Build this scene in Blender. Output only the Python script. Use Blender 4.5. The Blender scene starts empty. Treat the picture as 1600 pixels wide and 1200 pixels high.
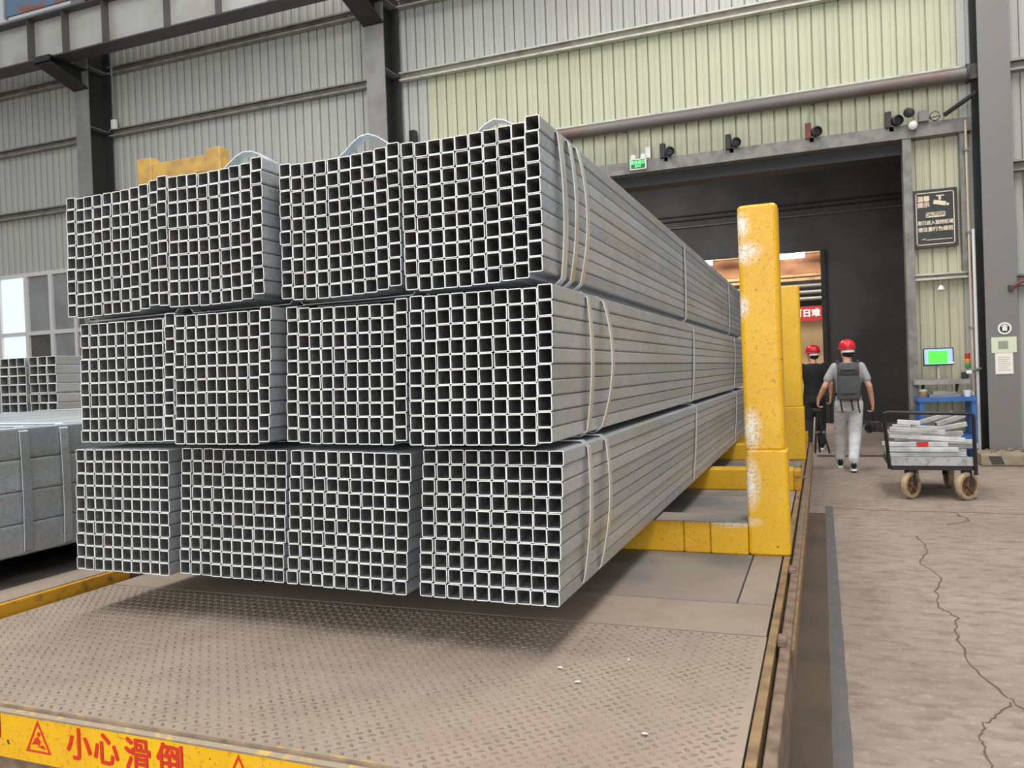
import bpy, bmesh, math, random
from mathutils import Vector, Matrix, Euler
random.seed(7)
S = bpy.context.scene
COL = S.collection

# ------------------------------------------------------------------ camera, world, lights, exposure
cam = bpy.data.cameras.new('camera'); cam.sensor_width = 36.0; cam.lens = 36.0 * 1245 / 1600
cam.clip_start = 0.05; cam.clip_end = 300
camo = bpy.data.objects.new('camera', cam); COL.objects.link(camo)
# axes measured from the vanishing points: rows = world axes in camera space (x right, y down, z forward)
RX = Vector((-(-3200.0), -107.0, -1245.0)).normalized(); RY = Vector((483.0, -33.0, 1245.0)).normalized()
RX = (RX - RY * RX.dot(RY)).normalized(); RZ = RX.cross(RY)
right = Vector((RX[0], RY[0], RZ[0])); up = -Vector((RX[1], RY[1], RZ[1])); back = -Vector((RX[2], RY[2], RZ[2]))
M = Matrix((right, up, back)).transposed().to_4x4(); M.translation = (0, 0, 1.48)
camo.matrix_world = M
S.camera = camo

W = bpy.data.worlds.new('overcast'); S.world = W; W.use_nodes = True
bg = W.node_tree.nodes['Background']; bg.inputs[0].default_value = (0.94, 0.97, 1.0, 1); bg.inputs[1].default_value = 0.37

def area(name, loc, sx, sy, energy, rot=(0, 0, 0), col=(1, 0.98, 0.95)):
    l = bpy.data.lights.new(name, 'AREA'); l.shape = 'RECTANGLE'; l.size = sx; l.size_y = sy; l.energy = energy; l.color = col
    o = bpy.data.objects.new(name, l); COL.objects.link(o); o.location = loc; o.rotation_euler = rot
    return o
area('roof_skylight_light', (-6.0, 3.0, 12.5), 2.5, 18, 1230)
area('roof_skylight_light', (2.5, 3.0, 12.5), 2.5, 18, 1230)
# unseen fill added well behind the camera to whiten tube rims and bores
area('front_fill_light', (-2.0, -11.0, 4.5), 12, 7, 1150, rot=(math.radians(86), 0, 0), col=(0.95, 0.98, 1.0))

vs = S.view_settings; vs.view_transform = 'Standard'; vs.look = 'None'; vs.gamma = 1.0; vs.use_curve_mapping = False
vs.exposure = 0.30

# ------------------------------------------------------------------ materials
def lin(c):
    c = c / 255.0
    return c / 12.92 if c <= 0.04045 else ((c + 0.055) / 1.055) ** 2.4
def C(r, g, b): return (lin(r), lin(g), lin(b), 1.0)
MATS = {}
class NT:
    def __init__(s, name):
        s.m = bpy.data.materials.new(name); s.m.use_nodes = True; s.t = s.m.node_tree; s.n = s.t.nodes; s.l = s.t.links
        s.b = s.n['Principled BSDF']; MATS[name] = s.m
        g = s.n.new('ShaderNodeNewGeometry'); s.pos = g.outputs['Position']
    def obj(s): return s.n.new('ShaderNodeTexCoord').outputs['Object']
    def noise(s, scale, detail=3, vec=None, stretch=None, rough=0.55):
        v = vec or s.pos
        if stretch:
            mp = s.n.new('ShaderNodeMapping'); mp.inputs['Scale'].default_value = stretch; s.l.new(v, mp.inputs[0]); v = mp.outputs[0]
        t = s.n.new('ShaderNodeTexNoise'); t.inputs['Scale'].default_value = scale; t.inputs['Detail'].default_value = detail
        t.inputs['Roughness'].default_value = rough; s.l.new(v, t.inputs['Vector']); return t.outputs['Fac']
    def ramp(s, fac, lo, hi, a=0.0, b=1.0):
        r = s.n.new('ShaderNodeMapRange'); r.inputs[1].default_value = lo; r.inputs[2].default_value = hi
        r.inputs[3].default_value = a; r.inputs[4].default_value = b; s.l.new(fac, r.inputs[0]); return r.outputs[0]
    def mix(s, fac, a, b):
        m = s.n.new('ShaderNodeMix'); m.data_type = 'RGBA'
        if isinstance(fac, float): m.inputs[0].default_value = fac
        else: s.l.new(fac, m.inputs[0])
        for i, c in ((6, a), (7, b)):
            if isinstance(c, tuple): m.inputs[i].default_value = c
            else: s.l.new(c, m.inputs[i])
        return m.outputs[2]
    def math(s, op, a, b=None):
        m = s.n.new('ShaderNodeMath'); m.operation = op
        for i, v in enumerate((a, b)):
            if v is None: continue
            if isinstance(v, (int, float)): m.inputs[i].default_value = v
            else: s.l.new(v, m.inputs[i])
        return m.outputs[0]
    def blob(s, vec, c, r, soft=0.5):        # 1 inside an ellipsoid of radii r about c
        mp = s.n.new('ShaderNodeMapping'); mp.inputs['Location'].default_value = [-c[i] / r[i] for i in range(3)]
        mp.inputs['Scale'].default_value = [1 / r[i] for i in range(3)]; s.l.new(vec, mp.inputs[0])
        ln = s.n.new('ShaderNodeVectorMath'); ln.operation = 'LENGTH'; s.l.new(mp.outputs[0], ln.inputs[0])
        return s.ramp(ln.outputs['Value'], 1.0 + soft, 1.0 - soft)
    def base(s, c):
        if isinstance(c, tuple): s.b.inputs['Base Color'].default_value = c
        else: s.l.new(c, s.b.inputs['Base Color'])
    def bump(s, h, strength=0.3, dist=0.01):
        b = s.n.new('ShaderNodeBump'); b.inputs['Strength'].default_value = strength; b.inputs['Distance'].default_value = dist
        s.l.new(h, b.inputs['Height']); s.l.new(b.outputs[0], s.b.inputs['Normal'])
    def pbr(s, rough=0.6, metal=0.0, spec=0.5):
        if isinstance(rough, (int, float)): s.b.inputs['Roughness'].default_value = rough
        else: s.l.new(rough, s.b.inputs['Roughness'])
        s.b.inputs['Metallic'].default_value = metal; s.b.inputs['Specular IOR Level'].default_value = spec
        return s.m
def mat(name, col, rough=0.6, metal=0.0, var=None, bump=None, spec=0.5, stretch=None):
    t = NT(name)
    if var:
        sc, c2, lo, hi = var
        t.base(t.mix(t.ramp(t.noise(sc, 4, stretch=stretch), lo, hi), col, c2))
    else: t.base(col)
    if bump: t.bump(t.noise(bump[0], 3), bump[1], bump[2])
    return t.pbr(rough, metal, spec)
def emit(name, col, strength):
    t = NT(name); t.base(col); t.b.inputs['Emission Color'].default_value = col; t.b.inputs['Emission Strength'].default_value = strength
    return t.pbr(0.4)

# galvanised tube skin: each tube slightly different, faint spangle, tan and olive reflections painted in
t = NT('galvanised')
oi = t.n.new('ShaderNodeObjectInfo')
c = t.mix(oi.outputs['Random'], C(168, 174, 181), C(196, 201, 207))
c = t.mix(t.ramp(t.noise(2.2, 3, stretch=(1, 0.35, 2.5)), 0.55, 0.78, 0, 0.5), c, C(196, 180, 148))
c = t.mix(t.ramp(t.noise(1.6, 2, stretch=(1, 0.4, 2)), 0.5, 0.7, 0, 0.45), c, C(164, 168, 146))
c = t.mix(t.ramp(t.noise(60, 3), 0.45, 0.7, 0, 0.35), c, C(120, 121, 122))
t.base(c); t.bump(t.noise(90, 2), 0.05, 0.002); GALV = t.pbr(t.ramp(t.noise(5, 2), 0.3, 0.7, 0.32, 0.5), 0.45)
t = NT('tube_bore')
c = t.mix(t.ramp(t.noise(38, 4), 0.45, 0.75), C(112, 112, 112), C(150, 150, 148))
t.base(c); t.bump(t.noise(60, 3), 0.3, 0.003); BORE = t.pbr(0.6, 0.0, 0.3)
RIM = mat('cut_steel_rim', C(250, 251, 250), 0.4, 0.0, (30, C(240, 244, 226), 0.45, 0.75))
STRAP = mat('strap_steel', C(205, 206, 206), 0.32, 0.5, (5, C(186, 170, 140), 0.55, 0.75))
STRAPB = mat('strap_steel_bluish', C(186, 200, 208), 0.3, 0.5, (8, C(160, 182, 184), 0.4, 0.7))
SPACER = mat('spacer_wood', C(90, 78, 62), 0.8)

def yellow(name, patches=()):
    t = NT(name)
    n1 = t.noise(26, 5); n2 = t.noise(9, 4); n3 = t.noise(3, 3)
    c = t.mix(t.ramp(n3, 0.35, 0.7), C(234, 184, 12), C(226, 168, 14))
    c = t.mix(t.ramp(n2, 0.55, 0.8, 0, 0.5), c, C(232, 190, 90))
    for (cc, rr) in patches:  # white patches at given spots, broken up by noise
        w = t.math('MULTIPLY', t.blob(t.pos, cc, rr, 0.55), t.ramp(t.noise(60, 5, rough=0.7), 0.38, 0.55, 0.1, 1.0))
        c = t.mix(w, c, C(240, 240, 236))
    c = t.mix(t.ramp(t.noise(70, 4, rough=0.75), 0.57, 0.63), c, C(190, 138, 30))
    c = t.mix(t.ramp(t.noise(48, 3, rough=0.7), 0.67, 0.70), c, C(84, 62, 26))
    c = t.mix(t.ramp(n1, 0.70, 0.74), c, C(62, 50, 34))
    t.base(c); t.bump(t.noise(70, 3), 0.25, 0.003); return t.pbr(0.42)
YEL = yellow('yellow_paint')
YEL1 = yellow('yellow_paint_white_patches', [((-0.425, 4.92, 2.31), (0.045, 0.1, 0.06)), ((-0.405, 4.92, 2.15), (0.075, 0.1, 0.055)), ((-0.43, 4.92, 1.83), (0.035, 0.1, 0.055)),
                          ((-0.40, 4.92, 1.10), (0.045, 0.1, 0.10)), ((-0.42, 4.92, 0.78), (0.05, 0.1, 0.12)), ((-0.52, 4.92, 0.55), (0.12, 0.1, 0.03))])
YELD = mat('yellow_paint_dirty', C(205, 150, 30), 0.55, 0, (14, C(120, 90, 40), 0.52, 0.7))
YELP = mat('yellow_paint_faded', C(206, 166, 84), 0.6, 0, (4, C(170, 136, 88), 0.4, 0.65))

t = NT('deck_dust')
c = t.mix(t.ramp(t.noise(1.3, 4), 0.35, 0.7), C(160, 145, 130), C(146, 131, 117))
c = t.mix(t.ramp(t.noise(7, 5), 0.5, 0.75, 0, 0.5), c, C(134, 119, 106))
sp = t.ramp(t.noise(160, 2), 0.72, 0.76)
c = t.mix(sp, c, C(226, 222, 214))
t.base(c); t.bump(t.noise(120, 3), 0.25, 0.003); DECK = t.pbr(0.75, 0, 0.3)
t = NT('deck_bare')
c = t.mix(t.ramp(t.noise(1.6, 4), 0.42, 0.6), C(112, 113, 114), C(148, 134, 124))
c = t.mix(t.ramp(t.noise(3.2, 4), 0.56, 0.7, 0, 0.6), c, C(140, 142, 126))
t.base(c); t.bump(t.noise(40, 3), 0.15, 0.003); DECKB = t.pbr(0.6, 0, 0.4)
TREAD = mat('tread_dust', C(144, 129, 115), 0.6, 0, (8, C(116, 102, 88), 0.4, 0.7))
RUST = mat('rusty_edge', C(134, 112, 94), 0.75, 0, (12, C(96, 78, 62), 0.4, 0.7), (60, 0.4, 0.004))
RUST2 = mat('rusty_ochre_edge', C(150, 122, 84), 0.75, 0, (9, C(110, 88, 62), 0.4, 0.7), (60, 0.4, 0.004))
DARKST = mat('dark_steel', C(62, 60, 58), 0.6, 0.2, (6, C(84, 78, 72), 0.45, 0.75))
PIT = mat('underframe', C(52, 48, 44), 0.8)

t = NT('concrete')
c = t.mix(t.ramp(t.noise(0.7, 5), 0.35, 0.68), C(154, 140, 128), C(136, 122, 111))
c = t.mix(t.ramp(t.noise(9, 5, stretch=(0.7, 1.3, 1)), 0.45, 0.72, 0, 0.8), c, C(112, 99, 89))
c = t.mix(t.ramp(t.noise(22, 4), 0.56, 0.74, 0, 0.6), c, C(172, 158, 146))
c = t.mix(t.ramp(t.noise(2.3, 2), 0.66, 0.76, 0, 0.45), c, C(126, 115, 122))
t.base(c); t.bump(t.noise(14, 5), 0.5, 0.012); CONC = t.pbr(0.85, 0, 0.25)
CRACK = mat('crack', C(92, 79, 69), 0.9)
SHADOIL = mat('shadow_oil_strip', C(90, 75, 60), 0.7, 0, (2.2, C(76, 64, 52), 0.4, 0.65))  # cart's shadow painted on the floor, merged with oily dirt
SHADEDGE = mat('grey_shadow_edge', C(92, 91, 91), 0.8, 0, (12, C(104, 97, 92), 0.45, 0.7))  # grey outer edge of the painted cart shadow

def sheet(name, a, b, dirt):
    t = NT(name)
    c = t.mix(t.ramp(t.noise(0.9, 3, stretch=(1, 1, 0.35)), 0.38, 0.66), a, b)
    c = t.mix(t.ramp(t.noise(2.2, 3, stretch=(1.6, 1, 0.2)), 0.55, 0.85, 0, 0.6), c, dirt)
    t.base(c); return t.pbr(0.55, 0, 0.4)
SHG = sheet('cladding_cream_green', C(190, 193, 166), C(182, 185, 158), C(172, 172, 154))  # green tint puts this bay's light cast into the sheet colour
SHP = sheet('cladding_peeling', C(190, 195, 166), C(194, 186, 162), C(184, 172, 152))
SHW = sheet('cladding_grey', C(180, 181, 178), C(186, 187, 179), C(160, 160, 157))
GIRT = mat('girt_steel', C(160, 158, 150), 0.55, 0.3, (5, C(128, 126, 120), 0.4, 0.7))
GIRTL = mat('girt_steel_light', C(196, 194, 180), 0.5, 0.2, (5, C(164, 162, 150), 0.45, 0.7))
COLM = mat('column_paint', C(140, 140, 139), 0.55, 0.1, (2.5, C(124, 123, 122), 0.4, 0.7))
COLR = mat('column_paint_red_marks', C(122, 119, 117), 0.55, 0.1, (1.5, C(136, 110, 106), 0.6, 0.72))
COLD = mat('column_web_dark', C(48, 48, 48), 0.6, 0.1)  # shade between the column flanges put into the web colour
CRANE = mat('crane_web', C(206, 206, 202), 0.3, 0.35, (1.2, C(176, 174, 156), 0.4, 0.7))
CRANEF = mat('crane_flange', C(86, 84, 84), 0.5, 0.3)
PIPE = mat('pipe_rusty', C(108, 104, 100), 0.5, 0.3, (2.5, C(110, 82, 74), 0.5, 0.68), stretch=(0.5, 1, 1))
DARKW = mat('dark_wall', C(96, 96, 96), 0.8, 0, (0.8, C(82, 82, 82), 0.4, 0.6))
FRAME = mat('door_frame_grey', C(134, 134, 128), 0.55, 0.2, (6, C(104, 102, 98), 0.42, 0.7))
WHITE = mat('white_plastic', C(236, 236, 232), 0.4)
BLACK = mat('black_plastic', C(30, 30, 31), 0.45)
GREYP = mat('grey_plastic', C(128, 128, 126), 0.5)
REDD = mat('red_rusty', C(120, 62, 54), 0.6)
BLUEP = mat('blue_paint', C(44, 104, 176), 0.45, 0, (7, C(36, 84, 146), 0.45, 0.7))
WOODY = mat('tan_beam', C(206, 168, 122), 0.6, 0, (3, C(168, 128, 92), 0.45, 0.65))
PEACH = mat('peach_wall', C(232, 204, 160), 0.7, 0, (1.5, C(222, 190, 146), 0.4, 0.7))
BANNER = mat('red_banner', C(186, 44, 52), 0.6)
GREYT = mat('grey_pipes', C(150, 150, 145), 0.5, 0.3)
SKIN = mat('skin', C(214, 160, 132), 0.55, 0, (30, C(196, 138, 112), 0.45, 0.7))
SHIRTG = mat('shirt_grey', C(168, 168, 168), 0.9, 0, (12, C(150, 150, 150), 0.4, 0.7), (40, 0.3, 0.01))
SHIRTB = mat('shirt_black', C(30, 30, 32), 0.9, 0, None, (40, 0.3, 0.01))
TROUS = mat('trousers_pale', C(208, 207, 206), 0.9, 0, (10, C(186, 186, 190), 0.4, 0.7), (25, 0.5, 0.02))
TROUSD = mat('trousers_dark', C(46, 44, 44), 0.9, 0, (10, C(36, 35, 35), 0.4, 0.7), (25, 0.5, 0.02))
HELM = mat('helmet_red', C(216, 36, 48), 0.25)
HAIR = mat('hair_dark', C(34, 28, 26), 0.8)
PACK = mat('backpack_grey', C(84, 85, 86), 0.85, 0, (20, C(70, 71, 72), 0.4, 0.7), (120, 0.3, 0.003))
PACKD = mat('backpack_dark', C(52, 52, 53), 0.85)
TYRE = mat('caster_tyre', C(182, 160, 128), 0.7, 0, (14, C(150, 128, 98), 0.4, 0.7))
HUB = mat('caster_hub', C(128, 96, 72), 0.6, 0.3, (20, C(90, 66, 50), 0.4, 0.7))
BOARD = mat('trolley_board', C(134, 142, 140), 0.6, 0, (6, C(108, 112, 112), 0.4, 0.7))
ALU = mat('offcut_silver', C(206, 206, 204), 0.35, 0.4, (8, C(170, 170, 170), 0.4, 0.7))
PAPER = mat('paper', C(236, 232, 222), 0.8)
PAPER2 = mat('paper_greenish', C(214, 222, 196), 0.8)
SIGNB = mat('sign_black', C(40, 40, 40), 0.4)
CREAM = mat('sign_cream', C(232, 218, 190), 0.5)
REDT = mat('red_lettering', C(206, 44, 24), 0.5)
GLASSC = emit('window_pane_daylit', C(206, 222, 236), 0.75)
GLASSF = mat('window_pane_dusty', C(150, 152, 152), 0.25, 0, (1.5, C(136, 137, 137), 0.4, 0.6))
GLASSD = mat('window_pane_dark', C(66, 66, 66), 0.25, 0, (3, C(88, 86, 84), 0.4, 0.6))
WFRAME = mat('window_frame_white', C(222, 220, 216), 0.5)
KERBY = mat('kerb_concrete', C(160, 146, 124), 0.8, 0, (8, C(130, 116, 98), 0.4, 0.7))
PINKPIPE = mat('conduit_pink', C(206, 184, 166), 0.5)
EXITG = emit('exit_green', C(14, 96, 40), 0.35)
EXITW = emit('exit_white', C(120, 240, 150), 0.7)
SCREENB = emit('screen_blue', C(150, 175, 225), 0.6)
SCREENG = emit('screen_green', C(76, 226, 62), 0.8)
LAMPW = emit('lamp_tube', (1, 1, 1, 1), 6.0)
LIGHTR = emit('signal_red', C(170, 44, 34), 0.15)
LIGHTY = emit('signal_amber', C(200, 130, 60), 0.15)
LIGHTGN = emit('signal_green', C(50, 130, 90), 0.1)

# ------------------------------------------------------------------ mesh helpers
ORG = {}
def empty(name, loc, label=None, cat=None, group=None, kind=None):
    o = bpy.data.objects.new(name, None); COL.objects.link(o); o.location = loc; o.empty_display_size = 0.1
    ORG[o.name] = Vector(loc); tag(o, label, cat, group, kind); return o
def tag(o, label=None, cat=None, group=None, kind=None):
    if label: o['label'] = label
    if cat: o['category'] = cat
    if group: o['group'] = group
    if kind: o['kind'] = kind
    return o
class MB:
    def __init__(s): s.v = []; s.f = []; s.m = []
    def add(s, vs, fs, m=0):
        b = len(s.v); s.v += [Vector(v) for v in vs]; s.f += [tuple(i + b for i in f) for f in fs]; s.m += [m] * len(fs); return s
    def box(s, x0, x1, y0, y1, z0, z1, m=0):
        return s.add([(x0, y0, z0), (x1, y0, z0), (x1, y1, z0), (x0, y1, z0), (x0, y0, z1), (x1, y0, z1), (x1, y1, z1), (x0, y1, z1)],
                     [(0, 3, 2, 1), (4, 5, 6, 7), (0, 1, 5, 4), (1, 2, 6, 5), (2, 3, 7, 6), (3, 0, 4, 7)], m)
    def rbox(s, x0, x1, y0, y1, z0, z1, r=0.01, m=0, axis=2, n=3):   # box with rounded edges along one axis and chamfered ends
        d = [(x0, x1), (y0, y1), (z0, z1)]; a, b = [i for i in range(3) if i != axis]
        if axis == 1: a, b = 2, 0
        def ring(k, ins):
            out = []
            lo_a, hi_a = d[a][0] + ins, d[a][1] - ins; lo_b, hi_b = d[b][0] + ins, d[b][1] - ins; rr = max(r - ins * 0.5, 1e-4)
            for (ca, cb, st) in ((hi_a - rr, hi_b - rr, 0), (lo_a + rr, hi_b - rr, 90), (lo_a + rr, lo_b + rr, 180), (hi_a - rr, lo_b + rr, 270)):
                for i in range(n + 1):
                    an = math.radians(st + 90 * i / n); p = [0, 0, 0]; p[a] = ca + rr * math.cos(an); p[b] = cb + rr * math.sin(an); p[axis] = k; out.append(p)
            return out
        ch = r * 0.6
        rings = [ring(d[axis][0], ch), ring(d[axis][0] + ch, 0), ring(d[axis][1] - ch, 0), ring(d[axis][1], ch)]
        return s.loft(rings, m)
    def loft(s, rings, m=0, cap=True, close=True):
        n = len(rings[0]); vs = [p for r in rings for p in r]; fs = []
        for k in range(len(rings) - 1):
            for i in range(n if close else n - 1):
                j = (i + 1) % n; fs.append((k * n + i, k * n + j, (k + 1) * n + j, (k + 1) * n + i))
        if cap: fs += [tuple(range(n - 1, -1, -1)), tuple((len(rings) - 1) * n + i for i in range(n))]
        return s.add(vs, fs, m)
    def cyl(s, p0, p1, r, n=12, m=0, r1=None, cap=True):
        p0 = Vector(p0); p1 = Vector(p1); d = (p1 - p0).normalized(); a = d.orthogonal().normalized(); b = d.cross(a)
        r1 = r if r1 is None else r1
        ring = lambda p, rr: [p + a * rr * math.cos(2 * math.pi * i / n) + b * rr * math.sin(2 * math.pi * i / n) for i in range(n)]
        return s.loft([ring(p0, r), ring(p1, r1)], m, cap)
    def path(s, pts, r, n=8, m=0):
        pts = [Vector(p) for p in pts]; rings = []; a = None
        for i, p in enumerate(pts):
            d = (pts[min(i + 1, len(pts) - 1)] - pts[max(i - 1, 0)]).normalized()
            a = d.orthogonal().normalized() if a is None else (a - d * a.dot(d)).normalized(); b = d.cross(a)
            rings.append([p + a * r * math.cos(2 * math.pi * k / n) + b * r * math.sin(2 * math.pi * k / n) for k in range(n)])
        return s.loft(rings, m)
    def lathe(s, prof, c, ax=(0, 0, 1), n=16, m=0, cap=True):
        c = Vector(c); d = Vector(ax).normalized(); a = d.orthogonal().normalized(); b = d.cross(a)
        return s.loft([[c + d * h + (a * math.cos(2 * math.pi * i / n) + b * math.sin(2 * math.pi * i / n)) * r for i in range(n)] for r, h in prof], m, cap)
    def prism(s, poly, y0, y1, m=0):            # polygon in (x, z), extruded along y
        return s.loft([[(x, y0, z) for x, z in poly], [(x, y1, z) for x, z in poly]], m)
    def prismx(s, poly, x0, x1, m=0):           # polygon in (y, z), extruded along x
        return s.loft([[(x0, y, z) for y, z in poly], [(x1, y, z) for y, z in poly]], m)
    def xform(s, mtx, start=0):
        for i in range(start, len(s.v)): s.v[i] = mtx @ s.v[i]
        return s
    def mesh(s, name, mats, off=Vector(), smooth=False):
        me = bpy.data.meshes.new(name); me.from_pydata([v - off for v in s.v], [], s.f)
        for q in (mats if isinstance(mats, (list, tuple)) else [mats]): me.materials.append(q)
        me.polygons.foreach_set('material_index', s.m)
        bm = bmesh.new(); bm.from_mesh(me); bmesh.ops.recalc_face_normals(bm, faces=bm.faces); bm.to_mesh(me); bm.free()
        if smooth: me.shade_smooth()
        return me
    def build(s, name, mats, parent=None, smooth=False, label=None, cat=None, group=None, kind=None, local=False, bevel=0):
        if parent is not None: off = Vector() if local else ORG[parent.name]
        else:
            xs = [v.x for v in s.v]; ys = [v.y for v in s.v]
            off = Vector(((min(xs) + max(xs)) / 2, (min(ys) + max(ys)) / 2, min(v.z for v in s.v)))
        o = bpy.data.objects.new(name, s.mesh(name, mats, off, smooth)); COL.objects.link(o)
        if parent is not None: o.parent = parent
        else: o.location = off
        ORG[o.name] = Vector() if (parent is not None and local) else off
        if bevel:
            b = o.modifiers.new('bevel', 'BEVEL'); b.width = bevel; b.segments = 2; b.limit_method = 'ANGLE'
        return tag(o, label, cat, group, kind)
def share(name, me, parent, loc, rot=(0, 0, 0)):
    o = bpy.data.objects.new(name, me); COL.objects.link(o); o.parent = parent; o.location = loc; o.rotation_euler = rot; return o
def smooth_angle(o, deg=35):
    me = o.data; me.shade_smooth()
    try: me.set_sharp_from_angle(angle=math.radians(deg))
    except Exception: pass
    return o
def lettering(body, size, loc, rot, m, parent, name='lettering', bold=0.0, align='CENTER', space=1.0, depth=0.0015, xs=1.0):
    c = bpy.data.curves.new(name, 'FONT'); c.body = body; c.size = size; c.extrude = depth; c.align_x = align; c.align_y = 'CENTER'
    c.resolution_u = 2; c.space_line = space
    o = bpy.data.objects.new(name, c); COL.objects.link(o)
    dg = bpy.context.evaluated_depsgraph_get(); me = bpy.data.meshes.new_from_object(o.evaluated_get(dg))
    bpy.data.objects.remove(o); bpy.data.curves.remove(c)
    mt = Matrix.Translation(Vector(loc) - ORG[parent.name]) @ Euler(rot).to_matrix().to_4x4() @ Matrix.Diagonal((xs, 1, 1, 1))
    if bold:                                   # heavier strokes: the glyph laid over itself a hair apart
        bm = bmesh.new()
        for k_, (dx, dy) in enumerate(((-1, -1), (1, -1), (-1, 1), (1, 1), (0, 0))):
            m3 = me.copy(); m3.transform(Matrix.Translation((dx * bold * 1.6, dy * bold * 1.2, k_ * 0.00012))); bm.from_mesh(m3); bpy.data.meshes.remove(m3)
        bm.to_mesh(me); bm.free()
    me.transform(mt); me.materials.clear(); me.materials.append(m)
    o = bpy.data.objects.new(name, me); COL.objects.link(o); o.parent = parent; ORG[o.name] = ORG[parent.name]
    return o
FRONT = (math.pi / 2, 0, 0)          # lettering upright, facing -Y

# ------------------------------------------------------------------ the setting: floor
fl = empty('floor', (0, 10, 0), kind='structure')
MB().box(-34, 16, -14, 40, -0.3, 0.0).build('slab', CONC, fl)
def ribbon(pts, w, z0, m, name, jit=0.4):
    mb = MB(); L = []; R = []
    for i, p in enumerate(pts):
        d = (Vector(pts[min(i + 1, len(pts) - 1)]) - Vector(pts[max(i - 1, 0)])).normalized(); n = Vector((-d.y, d.x))
        ww = w * (1 + random.uniform(-jit, jit)) * 0.5
        L.append((p[0] + n.x * ww, p[1] + n.y * ww, z0)); R.append((p[0] - n.x * ww, p[1] - n.y * ww, z0))
    k = len(pts)
    mb.add(L + R, [(i, i + 1, k + i + 1, k + i) for i in range(k - 1)])
    return mb.build(name, m, fl)
def jag(pts, n, a):
    out = []
    for i in range(len(pts) - 1):
        for k in range(n):
            u = k / n; out.append((pts[i][0] * (1 - u) + pts[i + 1][0] * u + random.uniform(-a, a), pts[i][1] * (1 - u) + pts[i + 1][1] * u + random.uniform(-a, a)))
    return out + [pts[-1]]
ck = [(0.705, 7.45), (0.709, 7.277), (0.725, 6.873), (0.617, 6.427), (0.713, 6.076), (0.635, 5.651), (0.616, 5.293), (0.675, 5.116), (0.618, 4.707), (0.633, 4.332), (0.709, 3.961), (0.76, 3.8)]
ribbon(jag(ck, 7, 0.012), 0.008, 0.002, CRACK, 'crack')
ribbon(jag([(0.709, 3.90), (0.62, 3.72), (0.574, 3.659), (0.53, 3.5), (0.524, 3.362), (0.523, 3.2), (0.55, 3.0)], 6, 0.01), 0.007, 0.002, CRACK, 'crack')
ribbon(jag([(0.75, 3.82), (0.95, 3.72), (1.2, 3.6), (1.5, 3.62)], 8, 0.012), 0.007, 0.002, CRACK, 'crack')
ribbon(jag([(0.0, 8.75), (0.6, 8.62), (1.4, 8.62), (2.6, 8.5), (5, 8.45)], 12, 0.02), 0.012, 0.002, CRACK, 'slab_joint')
ribbon(jag([(1.15, 8.55), (1.22, 8.2), (1.0, 7.95)], 6, 0.02), 0.014, 0.002, CRACK, 'crack')
ribbon([(-0.075, y * 0.4) for y in range(3, 22)], 0.17, 0.0015, SHADOIL, 'shadow_oil_strip', 0.02)
ribbon([(0.03 - 0.0 * y, y * 0.1) for y in range(12, 89)], 0.07, 0.0016, SHADEDGE, 'grey_shadow_edge', 0.06)

# ------------------------------------------------------------------ back wall with cladding sheets, girts, door, window
YW = 13.6
wall = empty('wall_back', (-6, YW, 0), kind='structure')
def sheet_mesh(h):
    prof = []
    for k in range(4):
        x = k * 0.2
        prof += [(x, 0), (x + 0.075, 0), (x + 0.085, -0.010), (x + 0.10, -0.010), (x + 0.11, 0), (x + 0.166, 0), (x + 0.169, 0.045), (x + 0.191, 0.045), (x + 0.194, 0)]
    prof.append((0.8, 0)); n = len(prof); mb = MB()
    mb.add([(x, y, 0) for x, y in prof] + [(x, y, h) for x, y in prof], [(i, i + 1, n + i + 1, n + i) for i in range(n - 1)])
    return mb
SHC = {}
def put_sheet(x, z0, z1, m):
    key = (round(z1 - z0, 3), m.name)
    if key not in SHC: SHC[key] = sheet_mesh(z1 - z0).mesh('cladding_sheet', m)
    share('cladding_sheet', SHC[key], wall, Vector((x, YW + random.uniform(0, 0.004), z0)) - ORG['wall_back'])
for k in range(-27, 7):
    x = 1.24 + 0.8 * k
    low = SHG if (x > -7.2) else SHW
    if x > 2.0: low = SHW
    if -7 <= k < 0: z0 = 4.86
    elif -26 <= k < -21: z0 = 4.32; put_sheet(x, 0, 2.2, SHW)
    else: z0 = 0.0
    if k == 0: put_sheet(x, 0, 4.9, SHP); z0 = 4.88
    put_sheet(x, z0, 7.3, low)
    put_sheet(x, 7.28, 10.38 if k < -19 else 11.6, SHW if k < 7 else SHG)
def girt(x0, x1, z, y=YW - 0.04, h=0.16, d=0.12, m=GIRT):
    prof = [(y, z), (y - d, z), (y - d, z + 0.03), (y - d + 0.008, z + 0.03), (y - d + 0.008, z + 0.008), (y - 0.008, z + 0.008), (y - 0.008, z + h - 0.008),
            (y - d + 0.008, z + h - 0.008), (y - d + 0.008, z + h - 0.03), (y - d, z + h - 0.03), (y - d, z + h), (y, z + h)]
    MB().prismx(prof, x0, x1).build('girt', m, wall)
for (a, b) in ((-20.4, -15.0), (-14.62, -7.67), (-7.28, 2.17), (2.58, 6.6)):
    for z in (8.5, 10.0): girt(a, b, z)
    girt(a, b, 7.12, m=GIRTL if a == -7.28 else GIRT)
for (a, b) in ((-20.4, -15.0), (-14.62, -7.67)): girt(a, b, 5.62)
for z in (5.6, 4.15, 2.5): girt(2.58, 6.6, z)
girt(-7.28, 2.17, 5.62, m=GIRTL)
girt(1.30, 2.1, 2.66, m=GIRTL, h=0.10)

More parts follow.
